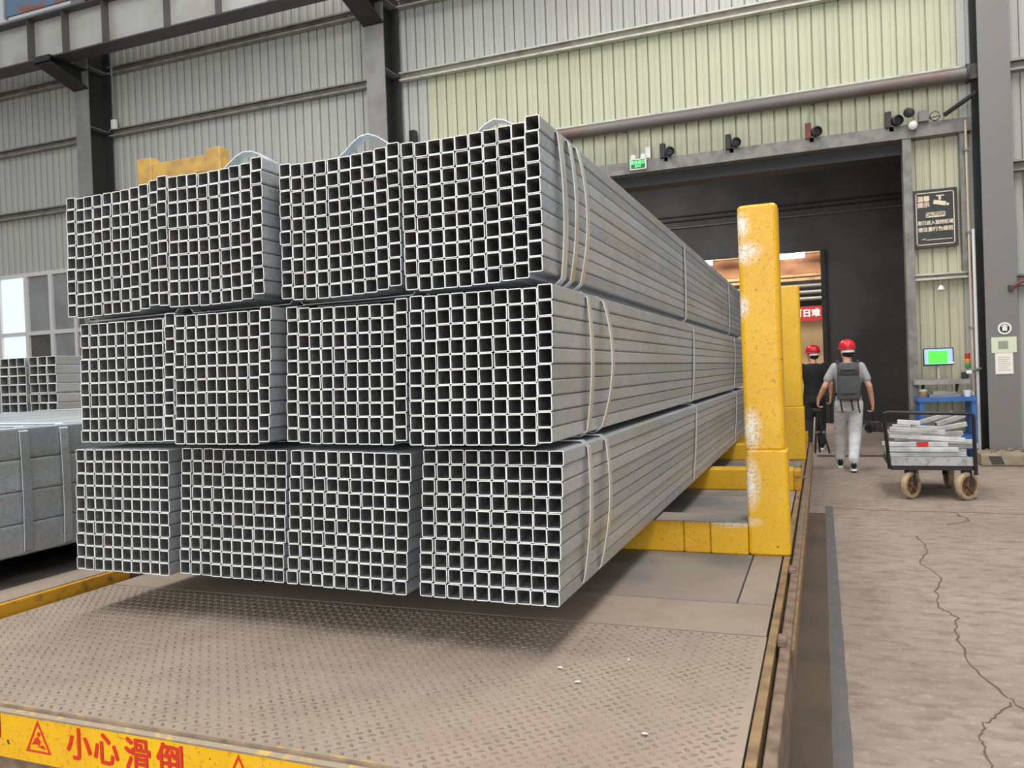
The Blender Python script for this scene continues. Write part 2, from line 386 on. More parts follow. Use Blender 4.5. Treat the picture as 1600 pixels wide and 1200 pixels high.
# door 1: the wide opening, its steel frame and the dark space behind it
door = empty('door_1', (-1.5, YW, 0), kind='structure')
d = MB(); d.prismx([(13.38, 4.80), (13.38, 5.0), (13.42, 5.0), (13.42, 4.84), (13.62, 4.84), (13.62, 4.80)], -4.5, 2.16); d.build('door_header', FRAME, door)
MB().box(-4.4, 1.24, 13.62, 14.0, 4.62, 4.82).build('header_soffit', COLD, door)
MB().prism([(1.24, 0), (1.36, 0), (1.36, 4.8), (1.24, 4.8)], 13.40, 13.66).build('door_jamb', FRAME, door)
MB().box(-4.5, -4.36, 13.40, 13.66, 0, 4.8).build('door_jamb', FRAME, door)
MB().prism([(2.0, 2.76), (2.08, 2.76), (2.08, 4.8), (2.0, 4.8)], 13.42, 13.58).build('side_post', FRAME, door)
MB().box(-0.1, 1.24, 13.45, 13.60, 0.0, 0.012).build('door_track', DARKST, door)

# window 1
win = empty('window_1', (-17.56, YW, 2.2), kind='structure')
wx0, wx1, wz0, wz1 = -19.56, -15.5, 2.2, 4.32
f = MB()
f.box(wx0, wx1, 13.5, 13.62, wz1 - 0.09, wz1); f.box(wx0, wx1, 13.5, 13.62, wz0, wz0 + 0.09); f.box(wx0, wx1, 13.5, 13.6, 2.84, 2.93)
f.build('window_frame', WFRAME, win)
mx = [wx0, -18.45, -17.53, -16.72, -15.95, wx1]
for x in mx: MB().box(x - 0.05, x + 0.05, 13.49, 13.61, wz0, wz1).build('mullion', WFRAME, win)
for i in range(5):
    up_m = [GLASSF, GLASSC, GLASSF, GLASSF, GLASSD][i]; lo_m = [GLASSF, GLASSC, GLASSD, GLASSF, GLASSD][i]
    MB().box(mx[i] + 0.05, mx[i + 1] - 0.05, 13.55, 13.56, 2.93, wz1 - 0.09).build('pane', up_m, win)
    MB().box(mx[i] + 0.05, mx[i + 1] - 0.05, 13.55, 13.56, wz0 + 0.09, 2.84).build('pane', lo_m, win)

# dark bay behind door 1, with a second opening into a lit hall
iw = empty('wall_inner', (-2, 21, 0), kind='structure')
MB().box(-14, -6.0, 21, 21.2, 0, 7).build('dark_panel', DARKW, iw)
MB().box(0.15, 7, 21, 21.2, 0, 7).build('dark_panel', DARKW, iw)
MB().box(-6.0, 0.15, 21, 21.2, 4.25, 7).build('dark_panel', DARKW, iw)
for z in (5.30, 5.42, 5.12): MB().cyl((-10, 20.97, z), (2.6, 20.97, z), 0.018, 8).build('conduit', DARKST if z != 5.12 else GREYP, iw)
MB().box(0.06, 0.17, 20.93, 21.0, 0, 4.25).build('opening_trim', DARKST, iw)
MB().box(-14, -13.8, 13.75, 21, 0, 7).build('wall_inner_left', DARKW, kind='structure')
MB().box(5.2, 5.4, 13.75, 21, 0, 7).build('wall_inner_right', DARKW, kind='structure')
MB().box(-14, 5.4, 13.75, 21.2, 7.0, 7.2).build('ceiling_inner', DARKW, kind='structure')
MB().box(-14, 5.4, 13.72, 13.75, 5.2, 7.2).build('wall_inner_front', DARKW, kind='structure')
area('bay_fill_light', (-4.0, 17.0, 6.8), 3, 3, 200)  # unseen fill added to lift the dark bay
# the lit hall beyond
fw = empty('wall_far', (-3, 27, 0), kind='structure')
MB().box(-12, 5, 27, 27.2, 0, 7.5).build('far_panel', DARKST, fw)
MB().box(-12, 5, 26.7, 26.98, 0.0, 2.85).build('peach_panel', PEACH, fw)
MB().box(-12, 5, 21.2, 27.2, 7.5, 7.6).build('ceiling_far', DARKW, kind='structure')
for (z0, z1, y) in ((4.84, 5.02, 25.9), (4.02, 4.1, 26.0), (4.16, 4.24, 26.1)):
    MB().box(-12, 5, y, y + 0.15, z0, z1).build('tan_rail', WOODY, fw)
MB().box(-12, 5, 26.2, 26.3, 4.26, 4.84).build('timber_board', mat('brown_board', C(190, 140, 100), 0.6, 0, (1.4, C(160, 112, 80), 0.4, 0.6)), fw)
for z in (3.86, 3.66, 3.46): MB().cyl((-12, 26.1, z), (5, 26.1, z), 0.055, 10).build('wall_pipe', GREYT, fw)
bn = empty('banner', (-2, 26.0, 2.84), 'red cloth banner with white Chinese lettering seen through the far doorway', 'banner')
MB().box(-5, 0.6, 26.0, 26.02, 2.78, 3.22).build('banner_cloth', BANNER, bn)
for i, ch in enumerate('百日难'): lettering(ch, 0.25, (-0.62 + 0.26 * i, 25.995, 3.0), FRONT, WHITE, bn, bold=0.008)
for i, x in enumerate((-0.78, -3.5)):
    lf = empty('fluorescent_lamp', (x, 25.7, 4.62), ['glowing white fluorescent lamp hung in the far hall, right of the pair', 'glowing white fluorescent lamp hung in the far hall, left of the pair'][i], 'lamp', 'lamps in the far hall')
    MB().box(x - 0.42, x + 0.42, 25.66, 25.74, 4.68, 4.86).build('diffuser', LAMPW, lf)
    MB().box(x - 0.44, x + 0.44, 25.64, 25.76, 4.86, 4.9).build('housing', GREYP, lf)
    MB().box(x - 0.01, x + 0.01, 25.69, 25.71, 4.9, 7.5).build('hanger', DARKST, lf)
area('far_hall_light', (-1.5, 24.0, 7.3), 4, 2.5, 650, col=(1, 0.95, 0.86))

# ------------------------------------------------------------------ columns, crane beam, pipe
def column(x0, label, corbel, m, h=11.5):
    c = empty('steel_column', (x0 + 0.19, 13.2, 0), label, 'column', 'columns along the back wall')
    MB().box(x0, x0 + 0.39, 12.90, 12.925, 0, h).build('front_flange', m, c)
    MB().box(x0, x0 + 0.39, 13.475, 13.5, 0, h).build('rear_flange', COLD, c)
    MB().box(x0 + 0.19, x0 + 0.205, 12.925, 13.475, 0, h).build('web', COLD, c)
    for z in (1.5, 3.6, 5.66, 7.2, 8.5): MB().box(x0 + 0.205, x0 + 0.385, 12.93, 13.47, z, z + 0.012).build('stiffener', COLM, c)
    if corbel:
        b = MB(); b.prismx([(12.9, 8.02), (12.9, 8.40), (12.0, 8.40), (12.0, 8.30)], x0 + 0.165, x0 + 0.225); b.build('corbel_web', COLD, c)
        MB().box(x0 - 0.02, x0 + 0.41, 11.98, 12.92, 8.40, 8.425).build('corbel_top_plate', COLD, c)
        b = MB(); b.prismx([(12.9, 8.0), (12.9, 8.025), (11.98, 8.305), (11.98, 8.28)], x0 - 0.02, x0 + 0.41); b.build('corbel_bottom_plate', COLD, c)
        MB().box(x0 - 0.02, x0 + 0.41, 11.98, 12.0, 8.28, 8.40).build('corbel_end_plate', COLD, c)
    return c
column(-14.98, 'grey steel column at far left beside the window, with a crane corbel', True, COLM)
column(-7.67, 'grey steel column rising behind the tube stack, left of the pale green wall', True, COLM)
cr = column(2.18, 'grey steel column right of the doorway with papers and a round sticker on it', False, COLR)

cb = empty('crane_beam', (-12.5, 12.3, 8.425), 'dark grey riveted crane runway girder with stiffeners, running across the upper left', 'crane beam')
MB().box(-24, -3, 12.1, 12.5, 8.427, 8.455).build('bottom_flange', CRANEF, cb)
MB().box(-24, -3, 12.1, 12.5, 9.33, 9.36).build('top_flange', CRANEF, cb)
MB().box(-24, -3, 12.29, 12.31, 8.455, 9.33).build('web', CRANE, cb)
for x in (-16.6, -15.35, -14.35, -13.25, -11.65, -10.4, -9.2, -8.0, -6.8): MB().box(x - 0.01, x + 0.01, 12.12, 12.29, 8.455, 9.33).build('stiffener', CRANEF, cb)
MB().box(-24, -3, 12.26, 12.34, 9.36, 9.46).build('rail', DARKST, cb)

sb = empty('billboard', (-16.2, 13.5, 10.4), 'blue and red printed board above the crane girder in the top left corner', 'board')
MB().box(-17.75, -14.4, 13.48, 13.53, 10.40, 11.6).build('board', mat('board_print', C(120, 150, 180), 0.5, 0, (1.6, C(170, 110, 96), 0.5, 0.62)), sb)
MB().box(-17.80, -17.75, 13.46, 13.55, 10.36, 11.62).build('edge_frame', GIRTL, sb)

pp = empty('steel_pipe', (-2.5, 13.1, 5.43), 'long rusty grey pipe running above the doorway', 'pipe')
b = MB().cyl((-7.2, 13.1, 5.535), (2.06, 13.1, 5.535), 0.10, 20).build('pipe_run', PIPE, pp); smooth_angle(b)
b = MB().cyl((2.06, 13.1, 5.535), (2.09, 13.1, 5.535), 0.14, 20).build('flange', DARKST, pp); smooth_angle(b)
MB().box(2.09, 2.2, 13.0, 13.2, 5.43, 5.64).build('end_bracket', DARKST, pp)
for x in (-6, -3, 0): MB().box(x - 0.03, x + 0.03, 13.16, 13.5, 5.53, 5.545).build('pipe_bracket', DARKST, pp)
b = MB().path([(1.80, 13.3, 5.05), (2.17, 13.0, 5.23)], 0.035, 8).build('diagonal_brace', COLD, label='dark steel brace between door header and right column', cat='brace')

# wall-mounted items along the door header
def spot(x, z, label, m):
    s = empty('wall_lamp', (x, 13.35, z), label, 'lamp', 'small black fittings on the door header')
    MB().rbox(x - 0.09, x, 13.32, 13.42, z, z + 0.24, 0.012, 0).build('back_box', m, s)
    o = MB().lathe([(0.05, 0), (0.075, 0.02), (0.08, 0.12), (0.06, 0.13), (0.05, 0.10)], (x + 0.05, 13.38, z + 0.09), (0.3, -1, -0.1), 16).build('lamp_head', BLACK, s); smooth_angle(o)
    MB().box(x - 0.03, x + 0.03, 13.38, 13.42, z - 0.05, z + 0.02).build('bracket', BLACK, s)
spot(-2.30, 4.98, 'black lamp on the door header beside the exit sign', BLACK)
spot(-1.24, 4.98, 'black lamp on the door header, second from the exit sign', BLACK)
spot(-0.03, 4.98, 'black lamp with a rusty red backing box on the door header', REDD)
spot(1.10, 4.98, 'black lamp at the right end of the door header beside the cameras', DARKST)
ex = empty('exit_sign', (-2.76, 13.35, 4.84), 'small green and white illuminated exit sign with two round lamps', 'exit sign')
MB().rbox(-2.90, -2.62, 13.32, 13.37, 4.84, 5.02, 0.01).build('housing', WHITE, ex)
MB().box(-2.88, -2.64, 13.314, 13.321, 4.86, 5.0).build('green_face', EXITG, ex)
lettering('安全出口', 0.062, (-2.76, 13.313, 4.955), FRONT, EXITW, ex, bold=0.002, depth=0.001)
lettering('EXIT', 0.05, (-2.76, 13.313, 4.895), FRONT, EXITW, ex, bold=0.001, depth=0.001)
for x in (-2.84, -2.67):
    o = MB().lathe([(0.02, 0), (0.045, 0.02), (0.05, 0.06), (0.04, 0.075)], (x, 13.38, 5.06), (0, -1, -0.2), 14).build('emergency_lamp', WHITE, ex); smooth_angle(o)
rt = empty('router', (-2.60, 13.45, 5.03), 'white wireless router with two antennas above the exit sign', 'router')
MB().rbox(-2.65, -2.56, 13.40, 13.45, 5.03, 5.22, 0.01).build('body', WHITE, rt)
for x in (-2.635, -2.575): MB().cyl((x, 13.43, 5.22), (x, 13.43, 5.38), 0.008, 8).build('antenna', WHITE, rt)
cc = empty('security_camera', (1.42, 13.3, 5.0), 'black and white security cameras with cable at the door header corner', 'camera')
o = MB().lathe([(0.0, 0), (0.06, 0.0), (0.07, 0.05), (0.07, 0.16), (0.05, 0.17)], (1.36, 13.35, 5.16), (-0.3, -1, -0.2), 14).build('black_camera', BLACK, cc); smooth_angle(o)
o = MB().lathe([(0.0, 0), (0.05, 0.0), (0.06, 0.03), (0.06, 0.14), (0.03, 0.16)], (1.40, 13.36, 5.0), (-0.2, -1, -0.5), 14).build('white_camera', WHITE, cc); smooth_angle(o)
MB().rbox(1.46, 1.60, 13.3, 13.42, 5.0, 5.16, 0.01).build('junction_box', GREYP, cc)
MB().path([(1.60, 13.34, 5.04)] + [(1.68 + 0.07 * math.cos(a / 8 * 6.28), 13.33, 5.06 + 0.07 * math.sin(a / 8 * 6.28)) for a in range(9)], 0.007, 6).build('cable', BLACK, cc)

cs = empty('caution_sign', (1.66, 13.5, 3.15), 'black CCTV caution sign with cream border on the wall right of the doorway', 'sign')
MB().box(1.362, 1.961, 13.50, 13.52, 3.152, 4.02).build('sign_board', SIGNB, cs)
b = MB()
for (x0, x1, z0, z1) in ((1.405, 1.918, 3.965, 3.977), (1.405, 1.918, 3.192, 3.204), (1.405, 1.417, 3.192, 3.977), (1.906, 1.918, 3.192, 3.977)): b.box(x0, x1, 13.494, 13.501, z0, z1)
b.build('border', CREAM, cs)
lettering('温馨', 0.085, (1.51, 13.497, 3.88), FRONT, CREAM, cs, bold=0.002); lettering('提示', 0.085, (1.51, 13.497, 3.79), FRONT, CREAM, cs, bold=0.002)
MB().box(1.435, 1.585, 13.494, 13.499, 3.833, 3.841).build('red_rule', REDT, cs)
b = MB(); b.prism([(1.64, 3.80), (1.80, 3.76), (1.815, 3.82), (1.65, 3.86)], 13.492, 13.5); b.box(1.715, 1.745, 13.492, 13.5, 3.85, 3.91); b.box(1.68, 1.79, 13.492, 13.5, 3.91, 3.925)
b.prism([(1.81, 3.765), (1.845, 3.757), (1.852, 3.79), (1.818, 3.80)], 13.492, 13.5); b.build('camera_icon', CREAM, cs)
b = MB(); b.rbox(1.53, 1.80, 13.492, 13.5, 3.60, 3.68, 0.025, axis=1); b.build('caution_plate', CREAM, cs)
lettering('CAUTION', 0.062, (1.665, 13.490, 3.64), FRONT, SIGNB, cs, bold=0.001)
lettering('您已进入监控区域', 0.066, (1.662, 13.497, 3.52), FRONT, CREAM, cs, bold=0.0015, xs=0.9); lettering('请注意行为规范', 0.07, (1.662, 13.497, 3.42), FRONT, CREAM, cs, bold=0.0015, xs=0.96)
MB().prism([(1.46, 3.27), (1.50, 3.285), (1.53, 3.30), (1.51, 3.275)], 13.494, 13.5).build('small_mark', CREAM, cs)
MB().box(1.53, 1.88, 13.494, 13.5, 3.262, 3.272).build('footer_line', CREAM, cs)

wl = empty('bulb_lamp', (1.68, 13.4, 2.5), 'small white bulb lamp hanging under the shelf rail beside the doorway', 'lamp')
MB().cyl((1.70, 13.42, 2.57), (1.70, 13.42, 2.66), 0.012, 8).build('stem', GREYP, wl)
o = MB().lathe([(0.015, 0.07), (0.05, 0.02), (0.05, 0.0), (0.02, -0.01)], (1.70, 13.42, 2.5), (0, 0, 1), 14).build('shade', WHITE, wl); smooth_angle(o)
cd = empty('conduit', (2.06, 13.36, 0), 'pinkish and white conduit pipes running down the wall beside the right column', 'pipe')
MB().cyl((2.075, 13.36, 0.0), (2.075, 13.36, 4.95), 0.017, 10).build('pink_pipe', PINKPIPE, cd)
MB().cyl((2.13, 13.34, 0.0), (2.13, 13.34, 3.35), 0.022, 10).build('white_pipe', WHITE, cd)
for z in (4.5, 3.3, 1.9): MB().box(2.04, 2.11, 13.33, 13.40, z, z + 0.03).build('pipe_clip', GREYP, cd)
sw = empty('wall_switch', (-14.42, 13.40, 7.25), 'small bright white box on the far left column', 'switch box')
MB().rbox(-14.50, -14.38, 13.38, 13.46, 7.25, 7.46, 0.012).build('cover', WHITE, sw)
MB().box(-14.46, -14.42, 13.46, 13.476, 7.3, 7.4).build('back_plate', GREYP, sw)
MB().cyl((-14.45, 13.42, 7.46), (-14.45, 13.42, 9.0), 0.02, 8).build('riser', GREYP, sw)

for (x, z, h_, lb) in ((-14.50, 5.0, 0.9, 'black pipe box on the wall beside the far left column'), (-7.10, 5.3, 0.85, 'black pipe box on the wall beside the middle column')):
    wb = empty('wall_box', (x, 13.5, z), lb, 'box')
    MB().rbox(x, x + 0.12, 13.40, 13.54, z, z + h_, 0.012).build('casing', BLACK, wb)
    MB().cyl((x + 0.06, 13.47, z - 0.5), (x + 0.06, 13.47, z), 0.02, 8).build('cable_pipe', GREYP, wb)
# papers and sticker on the right column, red lever
pa = empty('notice', (2.39, 12.89, 1.52), 'pale green notice sheet taped to the right column', 'paper')
MB().box(2.238, 2.545, 12.890, 12.898, 1.525, 1.745).build('sheet', PAPER2, pa)
MB().box(2.32, 2.44, 12.887, 12.890, 1.58, 1.69).build('printed_panel', mat('print_grey', C(150, 158, 140), 0.8), pa)
pb = empty('notice', (2.39, 12.89, 1.22), 'white printed sheet below the green notice on the right column', 'paper')
MB().box(2.279, 2.496, 12.890, 12.898, 1.227, 1.522).build('sheet', PAPER, pb)
b = MB()
for i in range(7): b.box(2.31, 2.47 - 0.02 * (i % 3), 12.888, 12.890, 1.46 - i * 0.03, 1.466 - i * 0.03)
b.build('print_lines', mat('print_line', C(176, 172, 166), 0.8), pb)
stk = empty('round_sticker', (2.405, 12.89, 1.80), 'round black and white sticker above the notices on the right column', 'sticker')
b = MB().lathe([(0.075, 0), (0.075, 0.006)], (2.405, 12.898, 1.865), (0, -1, 0), 24).build('disc', BLACK, stk)
b = MB(); n = 24
b.loft([[(2.405 + r * math.cos(i * 6.2832 / n), y, 1.865 + r * math.sin(i * 6.2832 / n)) for i in range(n)] for r, y in ((0.085, 12.889), (0.062, 12.889), (0.062, 12.898), (0.085, 12.898), (0.085, 12.889))], cap=False)
b.build('ring', WHITE, stk)
b = MB(); b.box(2.375, 2.435, 12.887, 12.892, 1.83, 1.885); b.box(2.365, 2.445, 12.887, 12.892, 1.89, 1.905); b.box(2.39, 2.42, 12.887, 12.892, 1.905, 1.918); b.build('bin_mark', WHITE, stk)
lv = empty('lever', (2.6, 12.8, 2.4), 'red-brown rod sticking out at the right edge of the right column', 'rod')
MB().path([(2.49, 12.88, 2.42), (2.62, 12.86, 2.50), (2.95, 12.84, 2.57)], 0.022, 8).build('rod', REDD, lv)
MB().box(2.46, 2.52, 12.86, 12.90, 2.38, 2.46).build('mount', DARKST, lv)

# kerb at the column foot with black paint
kb = empty('kerb', (3.4, 12.5, 0), 'low concrete kerb with worn black and yellow paint at the foot of the right column', 'kerb')
MB().rbox(1.98, 6.0, 12.3, 12.86, 0, 0.17, 0.03, axis=0).build('kerb_body', KERBY, kb)
for i in range(7):
    x = 2.1 + i * 0.42
    MB().prism([(x, 0.03), (x + 0.15, 0.03), (x + 0.11, 0.14), (x - 0.04, 0.14)], 12.296, 12.302).build('paint_stripe', mat('kerb_black', C(74, 72, 66), 0.8) if 'kerb_black' not in MATS else MATS['kerb_black'], kb)
rb = random.Random(3); b = MB()
for i in range(40):
    x = rb.uniform(2.1, 4); y = rb.uniform(12.45, 12.85); r = rb.uniform(0.02, 0.06)
    b.lathe([(r * 0.6, 0), (r, r * 0.3), (r * 0.6, r * 0.8)], (x, y, 0.165), (0, 0, 1), 6)
b.build('rubble', RUST, kb, kind='stuff')

# bench area right of the doorway
sh = empty('wall_shelf', (1.63, 13.4, 1.1), 'grey steel wall shelf above the blue table', 'shelf')
MB().box(1.276, 2.0, 13.15, 13.45, 1.10, 1.17).build('shelf_board', GIRT, sh)
for x in (1.4, 1.85): MB().prismx([(13.45, 1.1), (13.2, 1.1), (13.45, 0.95)], x, x + 0.02).build('bracket', DARKST, sh)
tb = empty('steel_table', (1.7, 13.1, 0), 'blue steel table against the wall right of the doorway', 'table')
MB().box(1.29, 2.04, 12.85, 13.45, 0.86, 0.92).build('table_top', BLUEP, tb)
for (x, y) in ((1.31, 12.87), (1.97, 12.87), (1.31, 13.38), (1.97, 13.38)): MB().box(x, x + 0.06, y, y + 0.06, 0, 0.86).build('leg', BLUEP, tb)
MB().box(1.37, 1.97, 12.88, 12.92, 0.28, 0.36).build('stretcher', BLUEP, tb); MB().box(1.37, 1.42, 12.93, 13.38, 0.28, 0.36).build('stretcher', BLUEP, tb)
MB().box(1.33, 2.02, 12.93, 13.40, 0.36, 0.38).build('lower_shelf', BLUEP, tb)
tx = empty('tool_tray', (1.65, 13.1, 0.92), 'grey metal tray of parts on the blue table', 'tray')
MB().box(1.45, 1.85, 12.95, 13.3, 0.921, 0.96).build('tray', GREYP, tx); MB().box(1.5, 1.7, 13.0, 13.2, 0.96, 1.0).build('part_block', GIRT, tx); MB().cyl((1.72, 13.05, 0.97), (1.82, 13.2, 0.97), 0.02, 10).build('part_rod', ALU, tx)
jr = empty('jar', (1.38, 13.05, 0.92), 'small olive jar with lid at the left of the blue table', 'jar')
o = MB().lathe([(0.05, 0.001), (0.055, 0.06), (0.05, 0.08)], (1.38, 13.05, 0.92), n=14).build('jar_body', RUST2, jr); smooth_angle(o)
o = MB().lathe([(0.055, 0.08), (0.055, 0.11), (0.04, 0.115)], (1.38, 13.05, 0.92), n=14).build('lid', GIRTL, jr); smooth_angle(o)
cu = empty('white_cup', (1.97, 13.0, 0.92), 'small white cup at the right of the blue table', 'cup')
o = MB().lathe([(0.04, 0.001), (0.055, 0.09), (0.048, 0.09), (0.035, 0.01)], (1.94, 13.0, 0.92), n=14).build('cup_body', WHITE, cu); smooth_angle(o)
MB().path([(1.99, 13.0, 0.99), (2.015, 13.0, 0.975), (2.01, 13.0, 0.95), (1.985, 13.0, 0.945)], 0.006, 6).build('cup_handle', WHITE, cu)
mn = empty('monitor', (1.615, 13.3, 1.17), 'black tablet monitor showing a bright green screen on the wall shelf', 'monitor')
MB().rbox(1.415, 1.815, 13.24, 13.28, 1.375, 1.635, 0.012, axis=1).build('bezel', BLACK, mn)
MB().box(1.43, 1.80, 13.236, 13.241, 1.395, 1.62).build('screen', SCREENB, mn)
MB().box(1.475, 1.735, 13.232, 13.237, 1.405, 1.595).build('green_panel', SCREENG, mn)
MB().box(1.73, 1.815, 13.228, 13.24, 1.395, 1.425).build('white_tab', WHITE, mn)
MB().box(1.60, 1.625, 13.27, 13.30, 1.17, 1.42).build('stand', GIRTL, mn); MB().box(1.54, 1.69, 13.2, 13.38, 1.17, 1.18).build('foot', GREYP, mn)
sg = empty('signal_tower', (1.99, 13.2, 1.17), 'red, amber and green signal light tower on a grey arm beside the monitor', 'signal light')
for (z0, z1, m_, nm) in ((1.33, 1.39, LIGHTGN, 'green_lens'), (1.39, 1.46, LIGHTY, 'amber_lens'), (1.46, 1.54, LIGHTR, 'red_lens')):
    o = MB().lathe([(0.032, z0), (0.035, z0 + 0.01), (0.035, z1 - 0.01), (0.032, z1)], (1.985, 13.2, 0), n=16).build(nm, m_, sg); smooth_angle(o)
MB().cyl((1.985, 13.2, 1.17), (1.985, 13.2, 1.33), 0.014, 10).build('pole', GREYP, sg)
MB().cyl((1.93, 13.2, 1.25), (2.17, 13.3, 1.31), 0.02, 10).build('arm', GREYP, sg)
MB().rbox(1.90, 1.98, 13.15, 13.22, 1.172, 1.27, 0.01).build('control_box', BLACK, sg)
MB().rbox(1.955, 2.03, 13.13, 13.19, 1.24, 1.29, 0.01).build('white_clamp', WHITE, sg)

# ------------------------------------------------------------------ transfer cart
D = 0.35
cart = empty('transfer_cart', (-2.0, 7.0, 0), 'long flat transfer cart with dusty tread plate, yellow bolsters and stakes', 'cart')
MB().box(-3.78, -0.30, 2.06, 12.2, 0.10, D - 0.012).build('underframe', PIT, cart)
MB().box(-3.88, -0.245, 2.02, 3.44, D - 0.012, D).build('tread_plate', DECK, cart)
b = MB(); p = 0.047; rr = random.Random(5); iy = 0
y = 2.04
while y < 3.42:
    x = -3.86 + (0 if iy % 2 else p / 2); ix = 0
    while x < -0.27:
        a = math.radians(32 if iy % 2 else 135); ca, sa = math.cos(a), math.sin(a); L, w, h = (0.018, 0.0045, 0.0036) if iy % 2 else (0.015, 0.0058, 0.0042)
        vs = [(-L, 0), (-L * 0.45, w), (L * 0.45, w), (L, 0), (L * 0.45, -w), (-L * 0.45, -w)]
        bot = [(x + u * ca - v * sa, y + u * sa + v * ca, D - 0.0005) for u, v in vs]
        top = [(x + u * ca * 0.6 - v * sa * 0.45, y + u * sa * 0.6 + v * ca * 0.45, D + h) for u, v in vs]
        b.add(bot + top, [(i, (i + 1) % 6, 6 + (i + 1) % 6, 6 + i) for i in range(6)] + [(6, 7, 8, 9, 10, 11)])
        x += p; ix += 1
    y += p * 0.56; iy += 1
b.build('tread_pattern', TREAD, cart, kind='stuff')
g = 0.004
for (x0, x1, y0, y1, m_) in ((-3.88, -0.245, 3.448, 3.90, DECK), (-3.88, -0.41, 3.905, 7.2, DECKB), (-0.405, -0.245, 3.905, 7.2, DECK), (-3.88, -0.245, 7.205, 9.6, DECKB), (-3.88, -0.245, 9.605, 12.2, DECKB)):
    MB().box(x0, x1 - g, y0 + g, y1, D - 0.012, D).build('deck_plate', m_, cart)
MB().prism([(-0.237, D - 0.10), (-0.205, D - 0.10), (-0.205, D + 0.004), (-0.237, D + 0.004)], 2.0, 12.2).build('edge_angle', RUST2, cart)
b = MB(); b.rbox(-0.192, -0.150, 2.0, 12.2, 0.06, D - 0.006, 0.008, axis=1); b.build('side_rail', RUST, cart)
b = MB(); b.rbox(-0.152, -0.138, 3.4, 12.2, D - 0.10, D - 0.03, 0.004, axis=1); b.build('side_strip', RUST2, cart)
for y in (3.35, 4.55, 8.3): MB().rbox(-0.20, -0.165, y, y + 0.10, D - 0.008, D + 0.018, 0.006).build('lug', RUST, cart)
# front bumper with warning lettering
bp = MB(); bp.prismx([(2.0, D - 0.004), (1.978, D - 0.012), (1.978, 0.176), (2.0, 0.176)], -3.88, -0.15); bump_o = bp.build('front_bumper', YEL, cart)
MB().prismx([(2.02, D + 0.003), (1.985, D + 0.003), (1.974, D - 0.008), (1.977, D - 0.016), (2.02, D - 0.012)], -3.88, -0.15).build('bumper_lip', mat('chipped_lip', C(150, 136, 116), 0.7, 0, (22, C(196, 160, 80), 0.52, 0.66)), cart)
MB().cyl((-3.88, 1.992, D + 0.004), (-0.15, 1.992, D + 0.004), 0.008, 8).build('lip_bead', RUST, cart)
MB().box(-3.88, -0.2, 1.99, 2.02, 0.07, 0.168).build('lower_beam', RUST, cart)
MB().box(-2.88, -2.86, 1.96, 1.99, 0.07, 0.17).build('beam_post', RUST, cart)
TX = [('小', -2.41), ('心', -2.285), ('滑', -2.145), ('倒', -2.005)]
for ch, x in TX: lettering(ch, 0.118, (x, 1.9775, 0.262), FRONT, REDT, bump_o, bold=0.0015)
lettering('倒', 0.118, (-2.845, 1.9775, 0.285), FRONT, REDT, bump_o, bold=0.0015)
def tri(x):
    K = 0.018
    b = MB(); o = [(x - 0.062, 0.196 + K), (x + 0.062, 0.196 + K), (x, 0.312 + K)]; i = [(x - 0.049, 0.203 + K), (x + 0.049, 0.203 + K), (x, 0.296 + K)]
    b.add([(p[0], 1.9765, p[1]) for p in o + i] + [(p[0], 1.979, p[1]) for p in o + i], [(0, 1, 4, 3), (1, 2, 5, 4), (2, 0, 3, 5), (0, 1, 7, 6), (1, 2, 8, 7), (2, 0, 6, 8)]); b.build('warning_triangle', REDT, bump_o)
    b = MB(); b.prism([(x - 0.022, 0.232 + K), (x + 0.004, 0.222 + K), (x + 0.012, 0.235 + K), (x - 0.002, 0.252 + K), (x - 0.016, 0.247 + K)], 1.976, 1.979)
    b.prism([(x - 0.004, 0.218 + K), (x + 0.036, 0.212 + K), (x + 0.022, 0.226 + K)], 1.976, 1.979); b.lathe([(0.008, 0), (0.008, 0.003)], (x + 0.004, 1.979, 0.262 + K), (0, -1, 0), 10)
    b.prism([(x - 0.034, 0.222 + K), (x - 0.014, 0.226 + K), (x - 0.022, 0.234 + K)], 1.976, 1.979); b.build('falling_figure', REDT, bump_o)
tri(-2.605); tri(-1.73)
# bolsters and stakes
for i, (y, st) in enumerate(((4.92, True), (7.50, False), (9.90, True), (11.7, False))):
    xr = -0.20 if st else -0.26
    h = 0.195 if y < 6 else 0.19
    b = MB(); b.rbox(-3.86, -0.82 if i == 0 else xr - 0.001, y, y + 0.22, D, D + h, 0.012, axis=0); b.build('bolster', YEL1 if i == 0 else YEL, cart)
    if i == 0:
        MB().rbox(-0.817, -0.66, y - 0.002, y + 0.22, D, D + h, 0.01, axis=0).build('bolster_end', YEL1, cart)
        MB().rbox(-0.657, -0.438, y - 0.004, y + 0.22, D, D + h, 0.01, axis=0).build('bolster_end', YEL1, cart)
    if st:
        b = MB(); b.rbox(-0.437, -0.20, y - 0.006, y + 0.20, D, 0.98, 0.022); b.build('stake_foot', YEL1 if i == 0 else YEL, cart)
        b = MB(); b.rbox(-0.440, -0.212, y, y + 0.195, 0.972, 2.43 if i == 0 else 2.40, 0.026); b.build('stake', YEL1 if i == 0 else YEL, cart)
        b = MB(); b.rbox(-3.86, -3.64, y, y + 0.195, D + h + 0.002, 1.55, 0.026); b.build('stake', YEL, cart)
    else: MB().rbox(-0.26, -0.20, y, y + 0.22, D, D + h * 0.95, 0.01, axis=0).build('bolster_cap', YELD, cart)
MB().box(-3.86, -0.44, 4.90, 5.16, D + 0.195, D + 0.201).build('bolster_plate', DECKB, cart)

